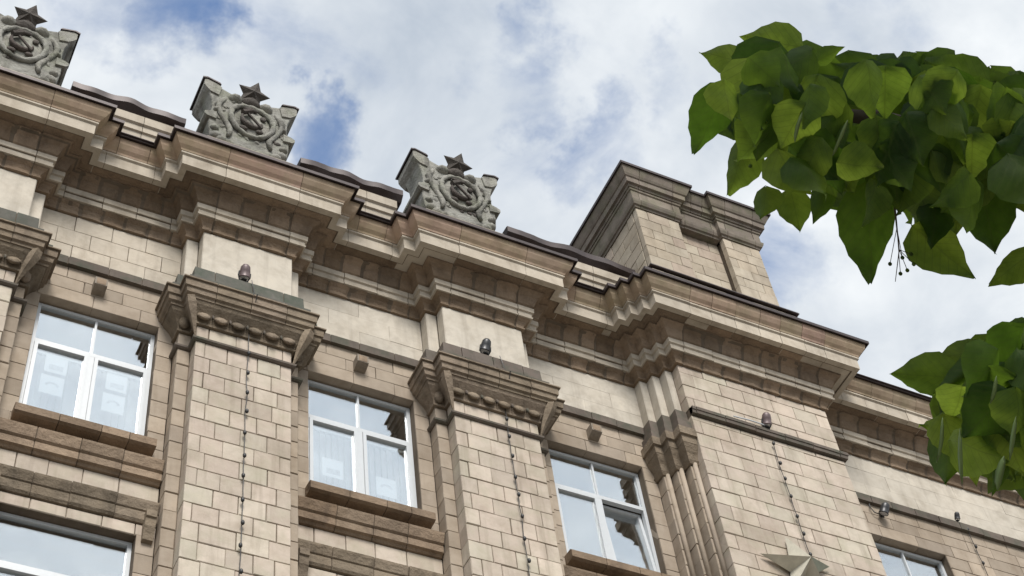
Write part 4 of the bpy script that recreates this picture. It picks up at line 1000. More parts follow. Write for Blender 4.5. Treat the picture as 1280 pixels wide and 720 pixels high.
(1.823,1.094,1.978,.012,.077,-.017,-.97,.097,-.225,1.000),
(1.683,1.055,1.942,.087,-.034,-.034,-.471,-.449,-.759,.92),
(1.700,1.067,1.891,.024,.041,-.096,-.37,-.816,-.444,.86),
(1.781,1.213,1.928,-.025,.06,-.1,-.881,-.47,-.056,.87),
(1.724,1.218,2.038,.014,.073,-.066,-.911,-.169,-.377,1.050),
(1.722,1.074,1.897,.002,.078,-.017,-.465,-.181,-.866,.85),
(1.722,1.013,1.983,-.021,.056,-.046,-.35,-.667,-.658,.82),
(1.681,1.197,1.932,-.021,.076,-.06,-.772,-.511,-.378,.93),
(1.737,1.169,1.959,.014,.017,-.095,-.403,-.889,-.217,.86),
(1.819,1.174,1.998,.012,.069,-.042,-.477,-.39,-.787,.96),
(1.675,1.073,1.968,.037,.065,-.05,-.45,-.374,-.811,.92),
(1.776,1.207,1.974,-.018,.12,.017,-.931,-.092,-.352,.96),
(1.702,1.230,2.035,-0,.069,-.07,-.361,-.666,-.653,.99),
(1.730,1.210,2.027,.057,.025,-.064,-.666,-.263,-.698,.92),
(1.753,1.142,1.864,.058,.054,-.024,-.654,.433,-.621,.78),
(1.813,1.114,2.029,.045,.048,-.074,-.865,.047,-.499,1.060),
(1.652,1.071,1.979,.023,.047,-.068,-.93,-.067,-.362,1.050),
(1.778,1.064,1.960,.037,.079,-.044,.045,-.506,-.862,.84),
(1.756,1.092,2.066,-.024,.043,-.079,-.928,-.363,.085,.72),
(1.682,1.130,2.009,.031,-.039,-.063,-.636,-.757,.151,.94),
(1.702,1.188,1.916,-.001,.091,-.051,-.201,-.478,-.855,.91),
(1.662,1.249,1.949,.034,.03,-.06,-.646,-.461,-.609,1.080),
(1.676,1.269,2.065,.069,-.008,-.078,-.677,-.491,-.549,.91),
(1.634,1.152,1.921,-.009,.017,-.09,-.069,-.982,-.178,.76),
(1.708,1.283,1.968,.04,-.071,-.047,-.63,.151,-.762,.94),
(1.785,1.155,1.890,.037,.031,-.084,-.911,.283,-.3,.94),
(1.795,1.127,1.908,.032,.044,-.069,-.095,-.818,-.568,1.040),
(1.751,1.227,1.912,.062,.004,-.067,-.732,.129,-.668,1.010),
(1.704,1.283,1.992,.1,-.014,-.022,-.236,-.175,-.956,.86),
(1.730,1.072,1.893,-.002,.102,-.027,-.998,-.032,-.06,1.020),
(1.702,1.214,1.939,.034,.059,-.057,-.678,-.263,-.687,.98),
(1.660,1.162,1.942,.06,.024,-.041,.001,-.863,-.504,.83),
(1.743,1.165,2.034,-.023,.062,-.069,.159,-.71,-.686,.79),
(1.813,1.224,1.908,.003,.09,.016,-.866,.12,-.486,.83),
(1.719,1.068,1.985,-.026,.062,-.092,.062,-.82,-.569,.76),
(1.757,1.206,1.918,.004,.016,-.098,-.935,-.343,-.091,.84),
(1.704,1.166,1.857,.052,-.01,-.075,-.296,-.952,-.077,.92),
(1.631,1.150,1.916,-.03,.062,-.047,-.021,-.608,-.793,.93),
(1.743,1.089,1.892,.039,.112,-.024,.008,-.214,-.977,.84),
(1.737,1.082,1.850,-.093,.051,-.021,.112,-.203,-.973,.95),
(1.742,1.087,1.964,.005,.077,-.068,.171,-.657,-.735,1.050),
(1.837,1.169,1.897,-.035,.063,-.07,-.52,-.746,-.416,.92),
(1.724,1.140,1.863,.075,.011,-.037,-.461,.319,-.828,.83),
(1.673,1.111,2.025,-.007,.05,-.086,-.032,-.865,-.501,.8),
(1.622,1.233,1.944,.036,.034,-.078,-.898,-.06,-.435,.87),
(1.748,1.124,1.956,.026,.029,-.096,-.953,.237,-.189,1.030),
(1.776,1.173,1.937,-.019,.031,-.084,-.945,-.313,.093,.79),
(1.739,1.199,1.876,-.05,.062,-.074,-.107,-.795,-.598,.83),
(1.747,1.262,2.010,.012,.089,-.021,-.956,.062,-.285,.93),
(1.770,1.190,1.996,.004,.077,-.063,-.066,-.631,-.773,.9),
(1.701,1.235,1.990,.022,.061,-.044,-.95,.151,-.274,1.010),
(1.637,1.196,1.899,-.005,.09,-.018,-.443,-.198,-.874,.8),
(1.819,1.090,2.028,.074,.098,-.037,.22,-.49,-.844,.82),
(1.791,1.200,1.954,-.019,.094,-.05,-.72,-.432,-.543,.97),
(1.780,1.089,1.976,-.037,.058,-.077,.247,-.71,-.66,.9),
(1.658,1.132,1.900,.025,.009,-.075,-.487,-.834,-.261,.8),
(1.752,1.130,1.921,-.03,.039,-.081,-.281,-.901,-.33,.8),
(1.639,1.251,1.976,.04,.01,-.105,-.935,.037,-.352,.95),
(1.783,1.034,2.045,-.007,.094,-.028,-.766,-.239,-.597,1.000),
(1.734,1.134,1.823,-.065,.035,-.005,-.113,-.347,-.931,1.010),
(1.799,1.139,1.912,.003,.073,-.081,-.212,-.722,-.659,.88),
(1.612,1.216,1.927,.042,.059,-.051,-.873,.293,-.389,.89),
(1.662,1.224,2.006,.065,.028,-.05,-.201,-.719,-.666,.86),
(1.672,1.157,1.895,.098,-.004,-.01,-.102,-.683,-.723,.74),
(1.713,1.139,2.010,.082,.042,-.017,-.433,.56,-.707,.72)]
BRACTS = [
(1.188,.91,2.126,.005,.043,-.022,-.873,-.142,-.467,.16),
(1.248,.94,2.078,-0,-.036,.016,.131,-.406,-.905,.19),
(1.249,.885,2.102,-0,.043,-.018,-.158,-.389,-.908,.16),
(1.370,1.053,1.637,.01,.048,-.04,-.019,-.641,-.767,.11),
(1.392,1.050,1.620,.02,.053,-.053,-.762,-.291,-.578,.09),
(1.411,.97,1.653,.004,.032,-.023,.021,-.582,-.813,.2),
(1.445,.995,1.609,.008,.048,-.038,-.623,-.419,-.66,.11),
(1.446,1.043,1.577,.003,.038,-.029,-.901,-.211,-.378,.27)]
TWIG = [(1.426,1.003,2.127),(1.441,1.030,2.104),(1.455,1.055,2.082),(1.465,1.097,2.052)]
SEEDS = [(1.463,1.062,2.073),(1.472,1.050,2.072),(1.450,1.080,2.072),(1.475,1.073,2.058),(1.468,1.083,2.058),(1.480,1.060,2.061),(1.215,1.074,2.221),(1.215,1.051,2.232)]
LIMB_A = [(2.050,.79,2.188),(1.757,.861,2.274),(1.599,.912,2.305),(1.449,.971,2.342),(1.317,1.007,2.380),(1.259,1.007,2.411)]
LIMB_B = [(2.038,1.068,1.765),(1.764,1.062,1.823),(1.641,1.070,1.858),(1.570,1.090,1.879),(1.510,1.091,1.884)]
LIMB_C = [(1.643,.95,2.259),(1.527,1.008,2.250)]
LIMB_D = [(1.654,1.106,1.825),(1.577,1.132,1.804)]
# ------------------------------------------------------------------ mesh helpers
WLOC = {}
class MB:
    XF = None                              # optional reshaping applied when a mesh is built
    def __init__(s):
        s.v, s.f = [], []
    def add(s, vs, fs):
        k = len(s.v)
        s.v += [tuple(p) for p in vs]
        s.f += [tuple(i + k for i in f) for f in fs]
        return s
    def box(s, x0, x1, y0, y1, z0, z1):
        return s.add([(x0, y0, z0), (x1, y0, z0), (x1, y1, z0), (x0, y1, z0), (x0, y0, z1), (x1, y0, z1), (x1, y1, z1), (x0, y1, z1)],
                     [(0, 3, 2, 1), (4, 5, 6, 7), (0, 1, 5, 4), (1, 2, 6, 5), (2, 3, 7, 6), (3, 0, 4, 7)])
    def block(s, o, u, n, u0, u1, h0, h1, d, ch=.008):
        """stone block with chamfered face: o = point of the face plane, u = along the face, n = outward"""
        def P(a, h, q):
            return (o[0] + u[0] * a - n[0] * q, o[1] + u[1] * a - n[1] * q, h)
        vs = [P(u0 + ch, h0 + ch, 0), P(u1 - ch, h0 + ch, 0), P(u1 - ch, h1 - ch, 0), P(u0 + ch, h1 - ch, 0)]
        vs += [P(u0, h0, ch), P(u1, h0, ch), P(u1, h1, ch), P(u0, h1, ch)]
        vs += [P(u0, h0, d), P(u1, h0, d), P(u1, h1, d), P(u0, h1, d)]
        fs = [(0, 1, 2, 3)]
        for k in (0, 4):
            for i in range(4):
                j = (i + 1) % 4
                fs.append((k + 4 + i, k + 4 + j, k + j, k + i))
        return s.add(vs, fs)
    def loft(s, rings, closed_ring=True, caps=True):
        m = len(rings[0])
        k = len(s.v)
        for r in rings:
            s.v += [tuple(p) for p in r]
        for a in range(len(rings) - 1):
            for i in range(m if closed_ring else m - 1):
                j = (i + 1) % m
                s.f.append((k + a * m + i, k + a * m + j, k + (a + 1) * m + j, k + (a + 1) * m + i))
        if caps and closed_ring:
            s.f.append(tuple(k + i for i in reversed(range(m))))
            s.f.append(tuple(k + (len(rings) - 1) * m + i for i in range(m)))
        return s
    def sweep(s, prof, stations):
        return s.loft([[(x + e * ox, y + e * oy, h) for e, h in prof] for x, y, ox, oy in stations])
    def extrude(s, poly, y0, y1, ch=0.0):
        """a polygon in (x, h) pushed from y0 (front) to y1"""
        rings = [[(x, y0, h) for x, h in poly], [(x, y1, h) for x, h in poly]]
        if ch:
            cx = sum(p[0] for p in poly) / len(poly); ch_ = sum(p[1] for p in poly) / len(poly)
            q = [(x + (cx - x) * ch / max(.2, abs(cx - x)) * min(1, abs(cx - x)), y0 - ch, h + (ch_ - h) * ch / max(.2, abs(ch_ - h)) * min(1, abs(ch_ - h))) for x, h in poly]
            rings.insert(0, q)
        return s.loft(rings)
    def ell(s, c, r, nu=10, nv=7, M=None):
        rings = []
        for a in range(nv + 1):
            t = math.pi * a / nv
            rr = max(math.sin(t), .02)
            ring = []
            for b in range(nu):
                p = Vector((r[0] * rr * math.cos(2 * math.pi * b / nu), r[1] * rr * math.sin(2 * math.pi * b / nu), r[2] * math.cos(t)))
                if M:
                    p = M @ p
                ring.append((c[0] + p.x, c[1] + p.y, c[2] + p.z))
            rings.append(ring)
        return s.loft(rings)
    def tube(s, pts, rad, n=6, closed=False):
        pts = [Vector(p) for p in pts]
        rads = rad if isinstance(rad, (list, tuple)) else [rad] * len(pts)
        rings = []
        m = len(pts)
        up = Vector((.3, .2, .93)).normalized()
        for i, p in enumerate(pts):
            if closed:
                d = pts[(i + 1) % m] - pts[i - 1]
            else:
                d = pts[min(i + 1, m - 1)] - pts[max(i - 1, 0)]
            d = d.normalized() if d.length > 1e-9 else Vector((0, 0, 1))
            a = d.cross(up)
            if a.length < 1e-3:
                a = d.cross(Vector((1, 0, 0)))
            a.normalize(); b = d.cross(a)
            rings.append([tuple(p + (a * math.cos(2 * math.pi * k / n) + b * math.sin(2 * math.pi * k / n)) * rads[i]) for k in range(n)])
        if closed:
            rings.append(rings[0])
        return s.loft(rings, caps=not closed)
    def build(s, name, mat, parent=None, label=None, smooth=False, kind=None):
        me = bpy.data.meshes.new(name)
        zs = [(x, y, z + G) for x, y, z in (map(MB.XF, s.v) if MB.XF else s.v)]
        n = len(zs)
        c = Vector([(min(p[i] for p in zs) + max(p[i] for p in zs)) / 2 for i in range(3)])
        me.from_pydata([(p[0] - c.x, p[1] - c.y, p[2] - c.z) for p in zs], [], s.f)
        bm = bmesh.new(); bm.from_mesh(me)
        bmesh.ops.recalc_face_normals(bm, faces=bm.faces)
        bm.to_mesh(me); bm.free()
        if smooth == 'auto':
            bm = bmesh.new(); bm.from_mesh(me)
            for e_ in bm.edges:
                e_.smooth = len(e_.link_faces) == 2 and e_.calc_face_angle(0) < math.radians(28)
            for f_ in bm.faces:
                f_.smooth = True
            bm.to_mesh(me); bm.free()
        elif smooth:
            me.polygons.foreach_set('use_smooth', [True] * len(me.polygons))
        me.materials.append(MATS[mat])
        o = bpy.data.objects.new(name, me)
        COL.objects.link(o)
        WLOC[o.name] = c
        if parent is not None:
            o.parent = parent
            o.location = c - WLOC[parent.name]
        else:
            o.location = c
        if label: o['label'] = label
        if kind: o['kind'] = kind
        return o
def empty(name, loc, label=None, cat=None, group=None, parent=None):
    o = bpy.data.objects.new(name, None)
    o.empty_display_size = .2
    COL.objects.link(o)
    w = Vector((loc[0], loc[1], loc[2] + G))
    WLOC[o.name] = w
    o.location = w - (WLOC[parent.name] if parent else Vector((0, 0, 0)))
    if parent: o.parent = parent
    if label: o['label'] = label
    if cat: o['category'] = cat
    if group: o['group'] = group
    return o
FRONT_U, FRONT_N = (1, 0), (0, -1)
def front_block(name, mat, parent, x0, x1, h0, h1, Y, d=.15, gap=.010, prou=.006, ch=.008):
    g = gap / 2
    j = random.uniform(-prou, prou * .3)
    q = lambda: g * random.choice((.25, .5, .8, 1.0, 1.25))
    m = MB().block((0, Y - j), FRONT_U, FRONT_N, x0 + q(), x1 - q(), h0 + q(), h1 - q(), d, ch * random.uniform(.5, 1.1))
    m.v = [(x + random.uniform(-.0018, .0018), y + random.uniform(-.0012, .0012), z + random.uniform(-.0018, .0018)) for x, y, z in m.v]
    return m.build(name, mat, parent)
def row_cuts(x0, x1, sp, phase=0.0, jit=.05):
    """joints of a course of blocks between x0 and x1"""
    n = max(1, round((x1 - x0) / sp))
    s = (x1 - x0) / n
    xs = [x0]
    if phase:
        x = x0 + s * phase
    else:
        x = x0 + s
    while x < x1 - s * .3:
        xs.append(x + random.uniform(-jit, jit) * s)
        x += s
    return xs + [x1]
def corners(path):
    st = []
    def nrm(a, b):
        dx, dy = b[0] - a[0], b[1] - a[1]
        L = math.hypot(dx, dy)
        return (dy / L, -dx / L)
    for i, p in enumerate(path):
        if i == 0:
            n = nrm(p, path[1]); st.append((p[0], p[1], n[0], n[1]))
        elif i == len(path) - 1:
            n = nrm(path[i - 1], p); st.append((p[0], p[1], n[0], n[1]))
        else:
            a, b = nrm(path[i - 1], p), nrm(p, path[i + 1])
            if abs(a[0] - b[0]) + abs(a[1] - b[1]) < 1e-6:
                st.append((p[0], p[1], a[0], a[1]))
            else:
                st.append((p[0], p[1], a[0] + b[0], a[1] + b[1]))
    return st
def course(name, prof, path, spacing, mat, parent, gap=.010, minlong=.32, margin=.06, core='mortar', sub=True, spacings=None, pillow=0.0, rough=.005):
    """a moulded course along a stepped wall, cut into stones at real open joints; a recessed core fills the joints"""
    st = corners(path)
    es = [e for e, h in prof]
    hm = sum(h for e, h in prof) / len(prof)
    emin = min(es)
    cp = [((e - .014) if e > emin + 1e-6 else e, h + (.004 if h < hm else -.004)) for e, h in prof]
    part = MB().sweep(cp, st).build(name.replace('_stone', '') + '_core' if not sub else name.replace('_stone', ''), core, parent)
    tgt = part if sub else parent
    pieces, cur = [], [st[0]]
    for i in range(len(st) - 1):
        a, b = st[i], st[i + 1]
        if abs(a[1] - b[1]) < 1e-6 and b[0] > a[0]:
            xs = max(a[0] + e * a[2] for e in (emin, max(es)))
            xe = min(b[0] + e * b[2] for e in (emin, max(es)))
            if xe - xs > minlong:
                sp = spacings(a[0], b[0]) if spacings else spacing
                n = max(1, round((xe - xs - 2 * margin) / sp))
                js = [xs + margin + (xe - xs - 2 * margin) * k / n for k in range(n + 1)]
                js = [j + (random.uniform(-.08, .08) * sp if 0 < k < n else 0) for k, j in enumerate(js)]
                for k, j in enumerate(js):
                    pieces.append(cur + [(j - gap / 2, a[1], 0, -1)])
                    cur = [(j + gap / 2, a[1], 0, -1)]
        cur.append(b)
    pieces.append(cur)
    for p in pieces:
        if len(p) == 2 and abs(p[0][0] - p[1][0]) < .02:
            continue
        j = random.uniform(-rough, rough * .4)
        dh = random.uniform(-.0025, .0025)
        pp = [(e + (j + random.uniform(-.0012, .0012) if e > emin + 1e-6 else 0), h + dh) for e, h in prof]
        mbp = MB()
        if pillow and len(p) == 2:
            (xa, ya, _, _), (xb, yb, _, _) = p
            rings = []
            hc = sum(h for e, h in pp) / len(pp)
            for t, k in ((0, 1.0), (.018, .35), (.05, 0), (None, 0), (-.05, 0), (-.018, .35), (0.0, 1.0)):
                x = (xa + xb) / 2 if t is None else (xa + t if len(rings) < 3 else xb + t)
                w = random.uniform(-.004, .004)
                rings.append([(x, ya - max(emin, e - k * pillow + w if e > emin + 1e-6 else e), h + (hc - h) * k * .10) for e, h in pp])
            mbp.loft(rings)
        else:
            mbp.sweep(pp, p)
        mbp.build(name, mat, tgt)
    return part

# ------------------------------------------------------------------ the ground
MB().add([(-600, -600, -1.604), (600, -600, -1.604), (600, 600, -1.604), (-600, 600, -1.604)], [(0, 1, 2, 3)]).build('ground', 'asphalt', kind='structure')
MB().box(-70, 70, -40.0, 12.2, -1.7, -1.6).build('bounce_paved_square', 'bounce_paving', kind='structure')  # unseen paler paving, added to bounce fill light onto the undersides

# ------------------------------------------------------------------ the building
B = empty('stone_building', (8, 12, -1.6), 'long beige stone building with pilasters, stepped cornice and tall windows', 'building')
YW, YF, YP, YG, YR = 12.0, 11.82, 11.64, 12.15, 11.40      # wall, flank, pilaster, glazing and corner pier faces
PIL = [.605, 3.865, 7.125]
HM, HF = .585, .74
PX0, PX1 = 9.99, 12.45                                     # corner pier
WIN = [2.235, 5.495, 8.755]
ROW = lambda n: 14.52 + .258 * n
def pil_path(c, y=YW):
    return [(c - HF, y), (c - HF, YF), (c - HM, YF), (c - HM, YP), (c + HM, YP), (c + HM, YF), (c + HF, YF), (c + HF, y)]
PIER_STEPS = [(9.64, YW), (9.64, 11.85), (9.76, 11.85), (9.76, 11.70), (9.88, 11.70), (9.88, 11.55), (PX0, 11.55), (PX0, YR)]
MAIN = [(-2.6, YW)]
for c in PIL:
    MAIN += pil_path(c)
MAIN += PIER_STEPS + [(PX1, YR), (PX1, YW), (19.5, YW)]

# --- pilasters
for pi, c in enumerate(PIL):
    m = MB()
    m.box(c - HM + .014, c + HM - .014, YP + .016, YW + .1, 9.7, 16.92)
    m.box(c - HF + .014, c + HF - .014, YF + .016, YW + .1, 9.7, 16.92)
    pil = m.build('pilaster', 'mortar', B)
    m = MB(); m.box(c - HM, c + HM, YP, YW + .1, -1.6, 9.69); m.box(c - HF, c + HF, YF, YW + .1, -1.6, 9.69)
    m.build('pilaster_base', 'ashlar', B)
    pats = [(-.585, -.385, -.015, .335, .585), (-.585, -.465, -.195, .155, .435, .585), (-.585, -.29, .02, .3, .585), (-.585, -.43, -.13, .20, .40, .585)]
    seq = [0, 1, 0, 1, 2, 3, 0, 1, 2, 1, 0, 3, 0, 1, 2, 1, 0, 1, 2, 3]
    for n in range(-18, 1):
        cuts = pats[seq[(n + pi * 3) % 20] if pi else seq[(-n) % 20]]
        cuts = [cuts[0]] + [q + random.uniform(-.025, .025) for q in cuts[1:-1]] + [cuts[-1]]
        for a, b in zip(cuts, cuts[1:]):
            front_block('pilaster_block', 'ashlar', pil, c + a, c + b, ROW(n), ROW(n + 1), YP, YF - YP + .02)
        for s in (-1, 1):
            a, b = sorted((c + s * HM, c + s * HF))
            front_block('flank_block', 'ashlar_wall', pil, a, b, ROW(n), ROW(n + 1), YF, YW - YF)
    for a, b in zip((-.585, -.43, -.1, .28, .47), (-.43, -.1, .28, .47, .585)):
        front_block('neck_block', 'ashlar', pil, c + a, c + b, 14.835, 15.06, YP, .17)
    for s in (-1, 1):
        a, b = sorted((c + s * HM, c + s * HF))
        front_block('neck_block', 'ashlar_wall', pil, a, b, 14.835, 15.06, YF, .17)
    # plain plaster block of the frieze, and its flanks
    MB().block((0, YP), FRONT_U, FRONT_N, c - HM, c + HM, 16.05, 16.93, .17, .012).build('frieze_panel', 'plaster', pil)
    for s in (-1, 1):
        a, b = sorted((c + s * HM, c + s * HF))
        MB().block((0, YF), FRONT_U, FRONT_N, a, b, 16.05, 16.93, .17, .012).build('frieze_panel', 'plaster', pil)
    # capital
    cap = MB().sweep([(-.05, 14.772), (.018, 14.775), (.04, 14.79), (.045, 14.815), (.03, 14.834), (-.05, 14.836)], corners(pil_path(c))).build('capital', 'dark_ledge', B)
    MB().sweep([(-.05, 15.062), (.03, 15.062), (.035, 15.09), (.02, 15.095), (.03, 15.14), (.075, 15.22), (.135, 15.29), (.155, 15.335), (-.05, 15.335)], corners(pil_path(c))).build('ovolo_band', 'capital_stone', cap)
    for k in range(6):
        x = c - .525 + k * 1.05 / 5
        MB().ell((x, YP - .045, 15.20), (.088, .042, .115), 10, 7, Matrix.Rotation(math.radians(-30), 3, 'X')).build('egg', 'capital_stone', cap, smooth=True)
        if k < 5:
            MB().ell((x + .105, YP - .058, 15.21), (.013, .03, .10), 6, 5, Matrix.Rotation(math.radians(-30), 3, 'X')).build('dart', 'dark_ledge', cap, smooth=True)
    for s in (-1, 1):
        MB().ell((c + s * .70, YF - .055, 15.205), (.07, .05, .11), 10, 7).build('egg', 'capital_stone', cap, smooth=True)
        # leaf scroll turned round the corner, hanging below the abacus
        pts = [(c + s * (.60 + .14 * t), YP - .02 - .16 * t, 14.84 + .50 * t + .02 * math.sin(t * 5)) for t in [k / 6 for k in range(7)]]
        MB().tube(pts, [.012, .025, .04, .052, .065, .072, .06], 4).build('corner_leaf', 'capital_stone', cap)
    course('abacus_stone', [(-.05, 15.336), (.17, 15.338), (.175, 15.37), (.205, 15.385), (.215, 15.46), (.235, 15.465), (.24, 15.575), (.265, 15.58), (.265, 15.60), (-.05, 15.615)],
           pil_path(c), .40, 'capital_stone', B, margin=.1)
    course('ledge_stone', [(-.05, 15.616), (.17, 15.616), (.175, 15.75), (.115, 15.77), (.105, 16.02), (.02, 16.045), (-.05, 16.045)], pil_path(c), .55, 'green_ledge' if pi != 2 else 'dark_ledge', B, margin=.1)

# --- corner pier with its stepped left side
m = MB()
m.box(PX0 + .014, PX1 - .014, YR + .016, YW + .2, 9.7, 16.92)
for a, y in ((9.64, 11.85), (9.76, 11.70), (9.88, 11.55)):
    m.box(a + .014, 10.3, y + .016, YW + .1, 9.7, 16.92)
pier = m.build('corner_pier', 'mortar', B)
m = MB(); m.box(PX0, PX1, YR, YW + .2, -1.6, 9.69)
for a, y in ((9.64, 11.85), (9.76, 11.70), (9.88, 11.55)):
    m.box(a, 10.3, y, YW + .1, -1.6, 9.69)
m.build('pier_base', 'ashlar', B)
def pier_row(h0, h1, k):
    cuts = row_cuts(PX0, PX1, .42, (0.35, 0.8, .55, 1.0)[k % 4], .10)
    for a, b in zip(cuts, cuts[1:]):
        front_block('pier_block', 'ashlar', pier, a, b, h0, h1, YR, .16)
for n in range(-10, 5):
    pier_row(ROW(n), ROW(n + 1), n)
pier_row(ROW(5) + 0, 15.885, 1)
for k, (a, b) in enumerate(((16.035, 16.26), (16.26, 16.52), (16.52, 16.78), (16.78, 16.93))):
    pier_row(a, b, k)
hs = [ROW(n) for n in range(-10, 3)]
for a, b in zip(hs, hs[1:]):
    for x0, x1, y in ((9.64, 9.76, 11.85), (9.76, 9.88, 11.70), (9.88, 9.99, 11.55)):
        front_block('step_block', 'ashlar_wall', pier, x0, x1, a, b, y, .16)
for x0, x1, y in ((9.64, 9.76, 11.85), (9.76, 9.88, 11.70), (9.88, 9.99, 11.55)):
    MB().block((0, y), FRONT_U, FRONT_N, x0, x1, 16.05, 16.93, .16, .012).build('frieze_panel', 'plaster', pier)
    m = MB()
    for k in range(3):
        m.tube([(x0 + .06, y - .01, 15.06), (x0 + .06, y - .02, 13.0)], .033, 8)
        break
    m.build('rounded_shaft', 'ashlar_wall', pier, smooth=True)
MB().sweep([(-.05, 15.04), (.02, 15.04), (.05, 15.09), (.03, 15.12), (.05, 15.2), (.09, 15.28), (.11, 15.33), (-.05, 15.335)], corners(PIER_STEPS[:-1] + [(PX0 + .001, 11.55)])).build('pier_capital', 'capital_stone', B)
MB().sweep([(-.05, 15.34), (.11, 15.34), (.12, 15.45), (.15, 15.46), (.15, 15.60), (-.05, 15.61)], corners(PIER_STEPS[:-1] + [(PX0 + .001, 11.55)])).build('pier_abacus', 'capital_stone', B)
MB().sweep([(-.05, 15.62), (.10, 15.62), (.10, 15.78), (.06, 15.8), (.06, 16.03), (-.05, 16.045)], corners(PIER_STEPS[:-1] + [(PX0 + .001, 11.55)])).build('pier_ledge', 'dark_ledge', B)
course('pier_string_stone', [(-.02, 15.90), (.045, 15.905), (.05, 15.96), (.062, 15.965), (.062, 16.02), (-.02, 16.033)], [(PX0 + .01, YR), (PX1, YR), (PX1, YW - .03)], .42, 'dark_ledge', B)

